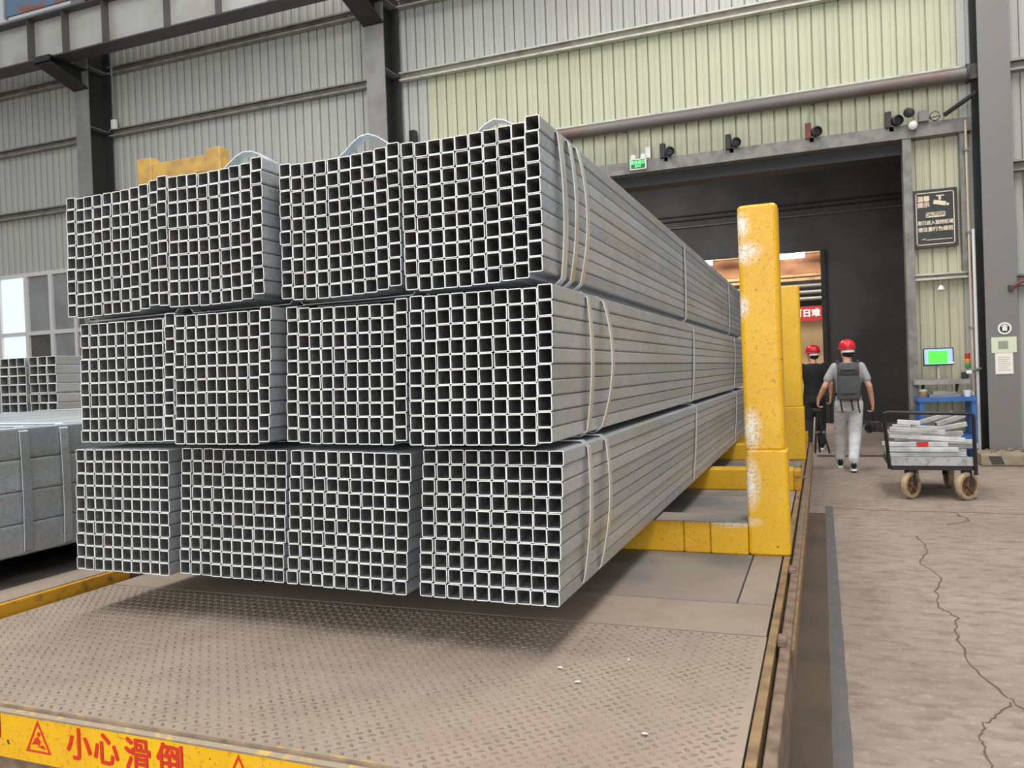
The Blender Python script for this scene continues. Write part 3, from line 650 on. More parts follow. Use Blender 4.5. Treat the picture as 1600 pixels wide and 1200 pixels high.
# neighbouring cart on the left
nc = empty('transfer_cart', (-6.5, 4.5, 0), 'second flat cart at the left with a yellow edge strip, carrying large tubes', 'cart')
MB().box(-9.4, -3.93, 0.6, 7.9, 0.10, 0.40).build('underframe', PIT, nc)
MB().box(-9.4, -4.17, 0.6, 3.62, 0.40, 0.42).build('deck_plate', DARKST, nc); MB().box(-4.165, -3.93, 0.6, 3.62, 0.40, 0.42).build('deck_plate', DECK, nc); MB().box(-9.4, -3.93, 3.63, 7.9, 0.40, 0.42).build('deck_plate', DARKST, nc)  # dark plates: shade under the large tubes put into the colour
MB().rbox(-3.93, -3.905, 0.6, 3.60, 0.30, 0.415, 0.006, axis=1).build('yellow_edge', YELD, nc)
MB().rbox(-3.93, -3.91, 3.60, 7.9, 0.30, 0.41, 0.006, axis=1).build('rusty_edge', RUST, nc)
for y in (2.0, 5.2, 7.0): MB().rbox(-9.2, -4.5, y, y + 0.2, 0.42, 0.545, 0.01, axis=0).build('bolster', YELD, nc)

# ------------------------------------------------------------------ tubes
def tube_mesh(name, w, h, L, wall, r, mats, n=2):
    def ring(hw, hh, rr, y):
        out = []
        for cx, cz, st in ((hw - rr, hh - rr, 0), (-hw + rr, hh - rr, 90), (-hw + rr, -hh + rr, 180), (hw - rr, -hh + rr, 270)):
            for i in range(n + 1):
                a = math.radians(st + 90 * i / n); out.append((cx + rr * math.cos(a), y, cz + rr * math.sin(a)))
        return out
    ri = max(r - wall, 0.001)
    R = [ring(w / 2, h / 2, r, 0), ring(w / 2, h / 2, r, L), ring(w / 2 - wall, h / 2 - wall, ri, L), ring(w / 2 - wall, h / 2 - wall, ri, 0)]
    k = len(R[0]); me = bpy.data.meshes.new(name); vs = [p for q in R for p in q]; fs = []; mi = []
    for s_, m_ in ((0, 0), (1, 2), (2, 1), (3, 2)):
        e = (s_ + 1) % 4
        for i in range(k):
            j = (i + 1) % k; fs.append((s_ * k + i, s_ * k + j, e * k + j, e * k + i)); mi.append(m_)
    me.from_pydata(vs, [], fs)
    for q in mats: me.materials.append(q)
    me.polygons.foreach_set('material_index', mi)
    bm = bmesh.new(); bm.from_mesh(me); bmesh.ops.recalc_face_normals(bm, faces=bm.faces); bm.to_mesh(me); bm.free()
    return me
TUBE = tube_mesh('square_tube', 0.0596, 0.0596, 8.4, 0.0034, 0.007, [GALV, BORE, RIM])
def strap(parent, org, quad, y, w, gap=0.006, bulge=(0.01, 0.012, 0.01, 0.012), arch=None, m=STRAP, skew=0.0, th=0.0035):
    """steel band round a bundle: quad = corners BL, BR, TR, TL as (x, z); bulge per side right, top, left, bottom"""
    cx = sum(q[0] for q in quad) / 4; cz = sum(q[1] for q in quad) / 4
    BL, BR, TR, TL = [Vector((q[0], q[1])) for q in quad]
    sides = ((BR, TR, bulge[0]), (TR, TL, bulge[1]), (TL, BL, bulge[2]), (BL, BR, bulge[3])); pts = []
    for si, (a, b_, bu) in enumerate(sides):
        d = (b_ - a).normalized(); nrm = Vector((d.y, -d.x)); L = (b_ - a).length
        N = 14
        for i in range(N + 1):
            u = i / N
            if u < 0.02: u = 0.035
            if u > 0.98: u = 0.965
            q = a + (b_ - a) * u + nrm * (gap + bu * math.sin(math.pi * u) ** 0.8)
            if si == 1 and arch:
                c0, wd, hh = arch; e = (q.x - c0) / wd
                if abs(e) < 1: q = q + nrm * hh * (0.5 + 0.5 * math.cos(math.pi * e))
            pts.append((q, nrm))
    n = len(pts); vs = []
    for (q, nr) in pts:
        yy = y + skew * (q.y - cz)
        i2 = q; o2 = q + nr * th
        vs += [(i2.x, yy, i2.y), (o2.x, yy, o2.y), (o2.x, yy + w, o2.y), (i2.x, yy + w, i2.y)]
    fs = []
    for i in range(n):
        j = (i + 1) % n
        for k in range(4):
            k2 = (k + 1) % 4; fs.append((i * 4 + k, i * 4 + k2, j * 4 + k2, j * 4 + k))
    mb = MB().add(vs, fs); mb.m = [1 if (k % 4) in (0, 2) else 0 for k in range(len(fs))]
    return mb.build('strap', [m, RIM], parent)

BUN = {
'T1': (3.022, 0.027, 0.613, [-3.629, -3.561, -3.504, -3.445, -3.383, -3.319, -3.258, -3.195, -3.135, -3.07], [1.862, 1.854, 1.855, 1.857, 1.86, 1.86, 1.86, 1.864, 1.872, 1.886]),
'T2': (2.93, 0.016, 0.613, [-2.929, -2.855, -2.795, -2.737, -2.677, -2.615, -2.551, -2.491, -2.433, -2.372], [1.869, 1.857, 1.856, 1.855, 1.853, 1.855, 1.857, 1.86, 1.865, 1.884]),
'T3': (3.009, 0.013, 0.611, [-2.276, -2.213, -2.149, -2.083, -2.022, -1.958, -1.899, -1.839, -1.779, -1.717], [1.861, 1.852, 1.85, 1.85, 1.851, 1.853, 1.856, 1.858, 1.865, 1.878]),
'T4': (2.945, 0.006, 0.611, [-1.607, -1.544, -1.481, -1.422, -1.361, -1.299, -1.237, -1.174, -1.114, -1.056], [1.847, 1.84, 1.842, 1.842, 1.842, 1.845, 1.847, 1.852, 1.856, 1.877]),
'M1': (3.034, 0.029, 0.609, [-3.583, -3.519, -3.458, -3.399, -3.337, -3.274, -3.21, -3.15, -3.091, -3.033], [1.214, 1.213, 1.213, 1.213, 1.213, 1.212, 1.213, 1.214, 1.214, 1.217]),
'M2': (2.93, 0.036, 0.606, [-2.924, -2.86, -2.798, -2.737, -2.674, -2.614, -2.555, -2.495, -2.435, -2.374], [1.226, 1.211, 1.21, 1.21, 1.21, 1.209, 1.209, 1.208, 1.208, 1.22]),
'M3': (2.99, 0.029, 0.607, [-2.267, -2.204, -2.144, -2.082, -2.019, -1.956, -1.896, -1.835, -1.775, -1.711], [1.215, 1.208, 1.203, 1.203, 1.202, 1.201, 1.2, 1.199, 1.197, 1.215]),
'M4': (2.874, 0.025, 0.607, [-1.576, -1.513, -1.451, -1.39, -1.329, -1.267, -1.206, -1.145, -1.085, -1.023], [1.207, 1.203, 1.206, 1.206, 1.205, 1.205, 1.206, 1.205, 1.203, 1.213]),
'L1': (2.97, 0.033, 0.611, [-3.582, -3.518, -3.455, -3.392, -3.33, -3.269, -3.208, -3.148, -3.089, -3.03], [0.573, 0.572, 0.572, 0.572, 0.572, 0.571, 0.571, 0.571, 0.571, 0.57]),
'L2': (2.997, 0.05, 0.610, [-2.932, -2.868, -2.804, -2.741, -2.68, -2.618, -2.558, -2.498, -2.439, -2.381], [0.577, 0.576, 0.575, 0.573, 0.572, 0.571, 0.57, 0.569, 0.568, 0.567]),
'L3': (2.971, 0.053, 0.605, [-2.285, -2.221, -2.157, -2.095, -2.033, -1.971, -1.911, -1.851, -1.793, -1.734], [0.574, 0.572, 0.571, 0.569, 0.567, 0.566, 0.564, 0.563, 0.561, 0.559]),
'L4': (2.934, 0.044, 0.613, [-1.592, -1.527, -1.463, -1.4, -1.338, -1.277, -1.216, -1.156, -1.098, -1.04], [0.572, 0.571, 0.571, 0.57, 0.569, 0.569, 0.568, 0.568, 0.567, 0.567]),
}
TIER = {'T': 'top', 'M': 'middle', 'L': 'bottom'}
PLACE = {'1': 'leftmost', '2': 'second from left', '3': 'third from left', '4': 'rightmost'}
ARCH = {'T2': (-2.545, 0.24, 0.105), 'T3': (-1.88, 0.20, 0.10), 'T4': (-1.25, 0.17, 0.08)}
rt_ = random.Random(11)
for key, (Y, lean, h, xs, zs) in BUN.items():
    z0 = min(zs); xm = (xs[0] + xs[9] + 0.06) / 2
    bu = empty('tube_bundle', (xm, Y, z0), 'bundle of small square tubes in the %s tier of the big stack, %s' % (TIER[key[0]], PLACE[key[1]]), 'tube bundle', 'tube bundles stacked on the cart')
    pz = h / 10
    for c_ in range(10):
        wc = (xs[c_ + 1] - xs[c_]) if c_ < 9 else 0.060
        for r_ in range(10):
            x = xs[c_] + wc / 2 + lean * (r_ + 0.5) / 10 + rt_.uniform(-0.0018, 0.0018)
            z = zs[c_] + pz * (r_ + 0.5)
            o = share('square_tube', TUBE, bu, (x - xm, rt_.uniform(-0.004, 0.004), z - z0), (0, rt_.uniform(-0.010, 0.010) + (zs[c_] - zs[max(c_ - 1, 0)]) * -0.6, 0))
    xl, xr = xs[0] - 0.001, xs[9] + 0.061
    zl, zr = zs[0], zs[9]
    quad = [(xl, z0), (xr, z0 + (zr - z0) * 0.2), (xr + lean, max(zs) + h), (xl + lean, zs[0] + h)]
    n4 = key[1] == '4'
    ys = {'T': (3.14, 3.27, 3.40), 'M': (3.32, 3.56), 'L': (3.24, 3.52)}[key[0]]
    for q, yy in enumerate(ys):
        bl = ((0.012 if n4 else 0.004) + 0.012 * (q + 1) * (1 if n4 else 0.0), 0.002, 0.006, 0.001)
        if key == 'M4' and q == 1: bl = (0.055, 0.002, 0.006, 0.001)
        a = ARCH.get(key) if q == 0 else None
        strap(bu, bu.location, quad, yy, 0.046 if not a else 0.06, 0.003, bl, a, STRAPB if a and not n4 else STRAP, skew=0.03 if q == 1 else -0.01)
    for yy in (6.38, 9.6): strap(bu, bu.location, quad, yy, 0.055, 0.003, (0.010, 0.002, 0.006, 0.001))

# large tubes on the left cart
BIG = tube_mesh('large_tube', 0.183, 0.183, 5.6, 0.006, 0.016, [GALV, BORE, RIM], 3)
for i, x1 in enumerate((-4.29, -5.48, -6.67)):
    bu = empty('tube_bundle', (x1 - 0.55, 1.9, 0.55), ['bundle of wide square tubes on the left cart, nearest to the big stack', 'bundle of wide square tubes on the left cart, middle of three', 'bundle of wide square tubes on the left cart, far from the big stack'][i], 'tube bundle', 'wide tube bundles on the left cart')
    for c_ in range(6):
        for r_ in range(4): share('large_tube', BIG, bu, (0.55 - 0.184 * (c_ + 0.5), rt_.uniform(-0.02, 0.02), 0.184 * (r_ + 0.5)))
    quad = [(x1 - 1.104, 0.55), (x1, 0.55), (x1, 1.286), (x1 - 1.104, 1.286)]
    for yy in (3.22, 3.48, 6.0): strap(bu, None, quad, yy, 0.055, 0.003, (0.012, 0.006, 0.006, 0.002), m=GALV)

# stack of rectangular tubes further back on the left
rk = empty('storage_rack', (-10.6, 10, 0), 'low dark steel rack under the rear left tube stack', 'rack')
for y in (8.6, 11.4):
    MB().box(-11.6, -9.7, y, y + 0.15, 0.80, 0.944).build('rack_beam', DARKST, rk)
    for x in (-11.5, -9.9): MB().box(x, x + 0.12, y + 0.01, y + 0.14, 0, 0.80).build('rack_leg', DARKST, rk)
RECT = tube_mesh('rectangular_tube', 0.170, 0.1265, 4.2, 0.008, 0.012, [GALV, BORE, RIM], 2)
for tier, z0 in enumerate((0.953, 1.475)):
    for bi, xr in enumerate((-9.87, -10.46)):
        bu = empty('tube_bundle', (xr - 0.26, 8.0, z0), 'bundle of rectangular tubes in the rear left stack, %s layer, %s side' % (('lower', 'upper')[tier], ('right', 'left')[bi]), 'tube bundle', 'rectangular tube bundles by the window')
        for c_ in range(3):
            for r_ in range(4): share('rectangular_tube', RECT, bu, (0.26 - 0.171 * (c_ + 0.5), rt_.uniform(-0.01, 0.01), 0.1268 * (r_ + 0.5)))
        quad = [(xr - 0.514, z0), (xr, z0), (xr, z0 + 0.507), (xr - 0.514, z0 + 0.507)]
        for yy in (8.7, 11.2): strap(bu, None, quad, yy, 0.05, 0.001, (0.004, 0.002, 0.004, 0.001))

# tall yellow frame behind the stack
yf = empty('gantry_frame', (-9.0, 9.6, 0), 'tall faded yellow steel portal frame standing behind the tube stack', 'frame')
MB().rbox(-9.80, -9.52, 9.5, 9.70, 0, 5.03, 0.015).build('post', YELP, yf)
MB().rbox(-8.46, -8.19, 9.5, 9.72, 0, 5.02, 0.015).build('post', YELP, yf)
MB().rbox(-9.52, -8.46, 9.53, 9.68, 4.69, 4.94, 0.012, axis=0).build('crossbeam', YELP, yf)
for x in (-9.66, -8.325): MB().rbox(x - 0.25, x + 0.25, 9.35, 9.87, 0, 0.03, 0.01).build('base_plate', DARKST, yf)

# scraps of paper and dust flakes on the deck
def scrap(x, y, s, label, seed):
    r = random.Random(seed); b = MB(); n = 6
    pts = [(x + s * math.cos(i * 6.283 / n) * r.uniform(0.6, 1.1), y + s * 0.7 * math.sin(i * 6.283 / n) * r.uniform(0.6, 1.1), D + 0.004 + r.uniform(0, 0.006)) for i in range(n)]
    b.loft([pts, [(p[0], p[1], p[2] + 0.0015) for p in pts]]); b.build('paper_scrap', PAPER, label=label, cat='paper', group='paper scraps on the cart deck')
scrap(-0.86, 2.756, 0.018, 'largest white paper scrap on the tread plate', 1); scrap(-0.964, 2.87, 0.010, 'tiny paper scrap behind the largest scrap on the tread plate', 2)
scrap(-0.542, 2.414, 0.014, 'crumpled pale scrap nearest the front right of the tread plate', 3); scrap(-0.73, 3.02, 0.008, 'tiny pale scrap near the smooth deck plate', 4)

# ------------------------------------------------------------------ trolley with offcuts
tr = empty('hand_trolley', (1.04, 9.9, 0), 'grey hand trolley with black push bar, loaded with silver offcuts', 'trolley')
MB().rbox(0.67, 1.42, 9.36, 10.55, 0.355, 0.435, 0.01).build('platform', BOARD, tr)
MB().box(0.66, 1.43, 9.345, 9.36, 0.36, 0.45).build('front_plate', mat('trolley_plate', C(178, 180, 178), 0.5, 0, (9, C(110, 110, 110), 0.5, 0.7)), tr)
MB().box(0.66, 1.45, 9.36, 10.55, 0.31, 0.354).build('chassis', BLACK, tr)
o = MB().path([(0.645, 9.33, 0.33), (0.635, 9.32, 0.45), (0.60, 9.24, 0.90), (0.605, 9.235, 0.925), (0.63, 9.23, 0.935), (1.39, 9.23, 0.905), (1.415, 9.235, 0.895), (1.425, 9.24, 0.87), (1.442, 9.32, 0.45), (1.448, 9.33, 0.27)], 0.019, 10).build('push_bar', BLACK, tr); smooth_angle(o)
def caster(x, y, ang, fixed=False):
    w = MB(); dr = Vector((math.cos(ang), math.sin(ang), 0)); c0 = Vector((x, y, 0.145))
    b = MB().lathe([(0.105, -0.03), (0.135, -0.03), (0.145, -0.018), (0.145, 0.018), (0.135, 0.03), (0.105, 0.03), (0.105, -0.03)], c0, dr, 28, cap=False); wh = b.build('wheel', TYRE, tr); smooth_angle(wh)
    b = MB().lathe([(0.105, -0.012), (0.105, 0.012)], c0, dr, 20); b.lathe([(0.035, -0.04), (0.035, 0.04)], c0, dr, 14)
    for k in range(5):
        a = k * 6.2832 / 5; v = Vector((0, 0, 1)) * math.cos(a) + dr.cross(Vector((0, 0, 1))) * math.sin(a)
        b.cyl(c0 + v * 0.03 + dr * 0.018, c0 + v * 0.10 + dr * 0.018, 0.01, 6)
    b.build('hub', HUB, wh)
    b = MB()
    for s_ in (-1, 1):
        p0 = c0 + dr * 0.047 * s_; q0 = Vector((x - 0.0, y + 0.04, 0.30)) + dr * 0.047 * s_
        b.cyl(p0, q0, 0.016, 8)
    b.cyl(Vector((x, y + 0.04, 0.29)), Vector((x, y + 0.04, 0.315)), 0.05, 12); b.build('fork', BLACK, tr)
caster(0.85, 9.42, math.radians(-38)); caster(1.375, 9.40, math.radians(-50)); caster(0.95, 10.3, math.radians(10)); caster(1.32, 10.3, math.radians(5))
rs = random.Random(21)
OFF = [  # x, y, z, length, section, heading, pitch, layer, row
 (1.02, 9.50, 0.463, 0.74, 0.05, 2, 0, 0, 0), (1.04, 9.85, 0.463, 0.80, 0.05, -3, 0, 0, 1), (1.0, 10.2, 0.463, 0.70, 0.05, 4, 0, 0, 2),
 (0.98, 9.46, 0.518, 0.66, 0.05, -3, 0, 1, 0), (1.16, 9.80, 0.518, 0.78, 0.05, 5, 0, 1, 1), (1.0, 10.15, 0.518, 0.74, 0.05, -5, 0, 1, 2),
 (0.93, 9.48, 0.573, 0.58, 0.05, 2, 0, 2, 0), (1.20, 9.80, 0.573, 0.62, 0.05, -10, 0, 2, 1), (1.10, 10.18, 0.573, 0.70, 0.05, 7, 0, 2, 2),
 (1.02, 9.50, 0.640, 0.72, 0.05, -5, 4, 3, 0), (1.14, 9.85, 0.640, 0.56, 0.05, 9, -3, 3, 1), (0.97, 10.15, 0.640, 0.62, 0.05, -6, 3, 3, 2),
 (0.93, 9.50, 0.715, 0.54, 0.05, 6, 5, 4, 0), (1.22, 9.72, 0.725, 0.44, 0.05, 8, -10, 4, 1), (0.98, 9.95, 0.715, 0.50, 0.05, -8, 3, 4, 2),
 (0.86, 9.58, 0.800, 0.22, 0.05, 0, 4, 5, 0), (1.10, 9.72, 0.825, 0.44, 0.045, 14, -15, 5, 1), (1.32, 10.05, 0.79, 0.34, 0.05, 24, -16, 5, 2)]
LAY = ['bottom', 'second', 'third', 'fourth', 'fifth', 'topmost']; ROW = ['nearest the push bar', 'in the middle row', 'in the rear row']
OM = {}
for i, (x, y, z, L, s_, hd, pt, la_, ro_) in enumerate(OFF):
    if (L, s_) not in OM:
        OM[(L, s_)] = tube_mesh('offcut', s_, s_, L, 0.004, 0.006, [ALU, BORE, ALU], 2)
    o = bpy.data.objects.new('tube_offcut', OM[(L, s_)]); COL.objects.link(o)
    R_ = Euler((0, math.radians(pt), math.radians(hd))).to_matrix().to_4x4() @ Euler((0, 0, -math.pi / 2)).to_matrix().to_4x4()
    o.matrix_world = Matrix.Translation((x, y, z)) @ R_ @ Matrix.Translation((0, -L / 2, 0))
    tag(o, 'silver square tube offcut in the %s layer of the trolley load, %s' % (LAY[la_], ROW[ro_]), 'offcut', 'silver offcuts on the trolley')
MB().box(0.92, 1.03, 9.445, 9.452, 0.55, 0.60).build('red_tag', REDT, label='small red tag lying among the offcuts on the trolley', cat='tag')

# ------------------------------------------------------------------ people
def capsule(mb, p0, p1, r0, r1, n=12, k=4):
    p0 = Vector(p0); p1 = Vector(p1); d = (p1 - p0); L = d.length; d.normalize(); a = d.orthogonal().normalized(); b = d.cross(a); rings = []
    for i in range(k): t_ = math.pi / 2 * (1 - i / k); rings.append((p0 - d * r0 * math.sin(t_), max(r0 * math.cos(t_), 0.001)))
    for i in range(5): u = i / 4; rings.append((p0 + d * L * u, r0 + (r1 - r0) * u))
    for i in range(1, k + 1): t_ = math.pi / 2 * i / k; rings.append((p1 + d * r1 * math.sin(t_), max(r1 * math.cos(t_), 0.001)))
    mb.loft([[c + (a * math.cos(6.28318 * j / n) + b * math.sin(6.28318 * j / n)) * r for j in range(n)] for c, r in rings])
def ellipsoid(mb, c, r, n=16, k=10):
    c = Vector(c)
    mb.loft([[c + Vector((r[0] * math.sin(t_) * math.cos(6.28318 * j / n), r[1] * math.sin(t_) * math.sin(6.28318 * j / n), -r[2] * math.cos(t_))) for j in range(n)] for t_ in [0.03 + (math.pi - 0.06) * i / k for i in range(k + 1)]])
def torso(mb, secs, n=20):
    mb.loft([[Vector((cx + rx * math.cos(6.28318 * j / n), cy + ry * math.sin(6.28318 * j / n), z)) for j in range(n)] for z, cx, cy, rx, ry in secs])
def remesh(mb, name, mats, voxel, smooth, parent, mtx, pick=None):
    me = mb.mesh(name, mats); o = bpy.data.objects.new(name, me); COL.objects.link(o)
    r = o.modifiers.new('r', 'REMESH'); r.mode = 'VOXEL'; r.voxel_size = voxel
    s_ = o.modifiers.new('s', 'SMOOTH'); s_.factor = 0.5; s_.iterations = smooth
    dg = bpy.context.evaluated_depsgraph_get(); m2 = bpy.data.meshes.new_from_object(o.evaluated_get(dg)); bpy.data.objects.remove(o); bpy.data.meshes.remove(me)
    m2.name = name; m2.materials.clear()
    for q in (mats if isinstance(mats, (list, tuple)) else [mats]): m2.materials.append(q)
    m2.shade_smooth(); m2.transform(mtx)
    o = bpy.data.objects.new(name, m2); COL.objects.link(o); o.parent = parent; ORG[o.name] = ORG[parent.name]; return o
def hand(mb, wrist, d, palm_n, side, curl):
    """palm along d, palm facing palm_n; five fingers curled about a grip"""
    d = Vector(d).normalized(); nrm = Vector(palm_n).normalized(); nrm = (nrm - d * nrm.dot(d)).normalized(); ac = d.cross(nrm).normalized() * side
    w = Vector(wrist); k = w + d * 0.085
    for s_ in (-0.026, -0.009, 0.009, 0.026): capsule(mb, w + ac * s_ * 0.7, k + ac * s_, 0.017, 0.0135, 8, 3)
    for s_, L in ((-0.031, 0.028), (-0.0105, 0.033), (0.0105, 0.036), (0.031, 0.031)):
        p = k + ac * s_; dd = d.copy(); rr = 0.0095
        for seg in range(3):
            dd = (dd * math.cos(curl) + nrm * math.sin(curl)).normalized() if seg == 0 else (dd + nrm * 0).normalized()
            q = p + dd * (L * (1.0 - 0.14 * seg)); capsule(mb, p, q, rr, rr * 0.92, 8, 3); p = q; rr *= 0.92
            ax = d.cross(nrm); dd = Matrix.Rotation(curl, 3, ax) @ dd
    p = w + d * 0.03 + ac * 0.03; q = p + d * 0.03 + ac * 0.026 + nrm * 0.012; capsule(mb, p, q, 0.0125, 0.0105, 8, 3)
    q2 = q + d * 0.026 + nrm * 0.016 - ac * 0.004; capsule(mb, q, q2, 0.0105, 0.009, 8, 3)

def person(loc, label, J, shirt_m, trous_m, head_turn, hk, rotz=0.0, shoe_m=BLACK):
    p = empty('person', loc, label, 'person')
    I = Matrix.Rotation(rotz, 4, 'Z')
    V = lambda k: Vector(J[k])
    cx, cy = J['c']
    # body: one continuous surface
    b = MB()
    torso(b, [(0.86, cx, cy, 0.145, 0.10), (0.95, cx, cy, 0.155, 0.11), (1.08, cx, cy, 0.135, 0.095), (1.22, cx, cy, 0.15, 0.105), (1.34, cx, cy, 0.155, 0.10), (1.42, cx, cy, 0.13, 0.08), (1.46, cx, cy, 0.09, 0.06)])
    neck = Vector((cx, cy + 0.01, 1.44)); hd = Vector((cx + J.get('hx', 0), cy + 0.03, 1.615))
    capsule(b, neck, hd - Vector((0, 0, 0.05)), 0.058, 0.054)
    Hm = Matrix.Translation(hd) @ Matrix.Rotation(head_turn, 4, 'Z')
    h0 = len(b.v)
    ellipsoid(b, (0, -0.008, 0.025), (0.076, 0.095, 0.098)); ellipsoid(b, (0, 0.028, -0.05), (0.058, 0.064, 0.062)); ellipsoid(b, (0, 0.062, -0.088), (0.03, 0.025, 0.022))
    capsule(b, (0, 0.088, 0.012), (0, 0.107, -0.028), 0.010, 0.015, 8, 3)
    for s_ in (-1, 1): ellipsoid(b, (0.078 * s_, -0.004, -0.004), (0.011, 0.021, 0.033), 10, 6)
    b.xform(Hm, h0)
    for s_, S1, E1, W1 in ((-1, 'ls', 'le', 'lw'), (1, 'rs', 're', 'rw')):
        capsule(b, V(S1) - Vector((V(S1).x * 0.14, 0, 0.015)), V(E1), 0.047, 0.041); capsule(b, V(E1), V(W1), 0.041, 0.027)
        dd = (V(W1) - V(E1)).normalized() * 0.5 + Vector((0, 0, -0.8)); hand(b, V(W1), dd, (-s_, 0.15, 0), s_ * 1.0 if True else 1, 0.75)
    for H1, K1, A1 in (('lh', 'lk', 'la'), ('rh', 'rk', 'ra')):
        capsule(b, V(H1), V(K1), 0.078, 0.055); capsule(b, V(K1), V(A1), 0.055, 0.038)
        capsule(b, V(A1), V(A1) + Vector((0, 0.12, -0.04)), 0.036, 0.03)
    remesh(b, 'body', SKIN, 0.0075, 4, p, I)
    # shirt
    b = MB()
    torso(b, [(0.90, cx, cy, 0.172, 0.125), (0.97, cx, cy, 0.172, 0.128), (1.10, cx, cy, 0.158, 0.118), (1.24, cx, cy, 0.175, 0.128), (1.36, cx, cy, 0.185, 0.125), (1.43, cx, cy, 0.165, 0.10), (1.475, cx, cy + 0.005, 0.085, 0.078)])
    for S1, E1 in (('ls', 'le'), ('rs', 're')):
        capsule(b, V(S1) - Vector((V(S1).x * 0.12, 0, 0.0)), V(S1).lerp(V(E1), 0.62), 0.066, 0.062)
    remesh(b, 'shirt', shirt_m, 0.014, 6, p, I)
    # trousers
    b = MB()
    torso(b, [(0.80, cx, cy, 0.165, 0.125), (0.92, cx, cy, 0.168, 0.13), (1.0, cx, cy, 0.155, 0.115)])
    for H1, K1, A1 in (('lh', 'lk', 'la'), ('rh', 'rk', 'ra')):
        capsule(b, V(H1), V(K1), 0.105, 0.086); capsule(b, V(K1), V(A1) + Vector((0, 0, 0.05)), 0.086, 0.066)
        capsule(b, V(A1) + Vector((0, -0.015, 0.07)), V(A1) + Vector((0, -0.01, 0.02)), 0.072, 0.066)
    remesh(b, 'trousers', trous_m, 0.015, 6, p, I)
    # shoes
    for A1, tp in (('la', J.get('lp', 0)), ('ra', J.get('rp', 0))):
        a = V(A1); Ms = I @ Matrix.Translation(a) @ Matrix.Rotation(tp, 4, 'X'); b = MB()
        prof = [(-0.075, 0.030, 0.05, -0.07), (-0.05, 0.036, 0.06, -0.075), (0.0, 0.038, 0.03, -0.075), (0.08, 0.045, -0.015, -0.075), (0.15, 0.045, -0.035, -0.075), (0.19, 0.028, -0.05, -0.07)]
        b.loft([[(hw * math.cos(t_), y_, (zt + zb) / 2 + (zt - zb) / 2 * math.sin(t_)) for t_ in [6.28318 * i / 14 for i in range(14)]] for y_, hw, zt, zb in prof]); b.xform(Ms)
        sh_ = b.build('shoe', shoe_m, p, True, local=True); b = MB()
        b.loft([[(x, y_, z_) for y_, x in ((-0.08, -0.03), (-0.08, 0.03), (0.0, 0.042), (0.12, 0.05), (0.19, 0.03), (0.19, -0.03), (0.12, -0.05), (0.0, -0.042))] for z_ in (-0.09, -0.062)]); b.xform(Ms); b.build('sole', WHITE, sh_, local=True)
        b = MB()
        for s_ in (-1, 1): b.box(0.034 * s_ - 0.006, 0.034 * s_ + 0.006, -0.02, 0.03, -0.055, 0.0)
        b.xform(Ms); b.build('stripe', WHITE, sh_, local=True)
    # head wear and features
    hm = I @ Hm
    b = MB(); prof = [(0.101, 0.0), (0.103, 0.03), (0.098, 0.065), (0.08, 0.10), (0.05, 0.122), (0.015, 0.13)]
    b.loft([[(r * 1.02 * math.cos(6.28318 * j / 24), r * 1.2 * math.sin(6.28318 * j / 24) - 0.005, 0.045 + z) for j in range(24)] for r, z in prof])
    b.loft([[((0.104 + e) * math.cos(6.28318 * j / 24), (0.123 + e) * math.sin(6.28318 * j / 24) + (0.03 if math.sin(6.28318 * j / 24) > 0 else 0) * max(0, math.sin(6.28318 * j / 24)) - 0.005, z) for j in range(24)] for e, z in ((0.0, 0.04), (0.005, 0.038), (0.005, 0.046), (0.0, 0.052))])
    b.xform(hm); he = b.build('helmet', HELM, p, True, local=True)
    b = MB(); b.loft([[(0.012 * k_, 0.12 * math.sin(t_) - 0.005, 0.055 + 0.125 * math.cos(t_)) for k_ in (-1, 1)] + [(0.012 * k_, 0.115 * math.sin(t_) - 0.005, 0.05 + 0.11 * math.cos(t_)) for k_ in (1, -1)] for t_ in [-1.4 + 0.28 * i for i in range(11)]]); b.xform(hm); b.build('helmet_ridge', HELM, he, local=True)
    b = MB(); b.loft([[(0.088 * math.cos(t_), 0.106 * math.sin(t_) - 0.012, z) for z in (-0.005, 0.03)] + [(0.083 * math.cos(t_), 0.10 * math.sin(t_) - 0.012, z) for z in (0.03, -0.005)] for t_ in [3.1416 + 3.1416 * i / 16 for i in range(17)]]); b.xform(hm); b.build('headband', WHITE, he, local=True)
    b = MB(); ellipsoid(b, (0, -0.022, 0.005), (0.080, 0.094, 0.085)); b.xform(hm); b.build('hair', HAIR, p, True, local=True)
    for s_ in (-1, 1):
        b = MB(); ellipsoid(b, (0.031 * s_, 0.083, 0.016), (0.013, 0.009, 0.008), 10, 6); b.xform(hm); b.build('eye', HAIR, p, True, local=True)
    b = MB(); ellipsoid(b, (0, 0.089, -0.057), (0.024, 0.006, 0.006), 10, 6); b.xform(hm); b.build('mouth', mat('lips', C(170, 96, 88), 0.5) if 'lips' not in MATS else MATS['lips'], p, True, local=True)
    return p

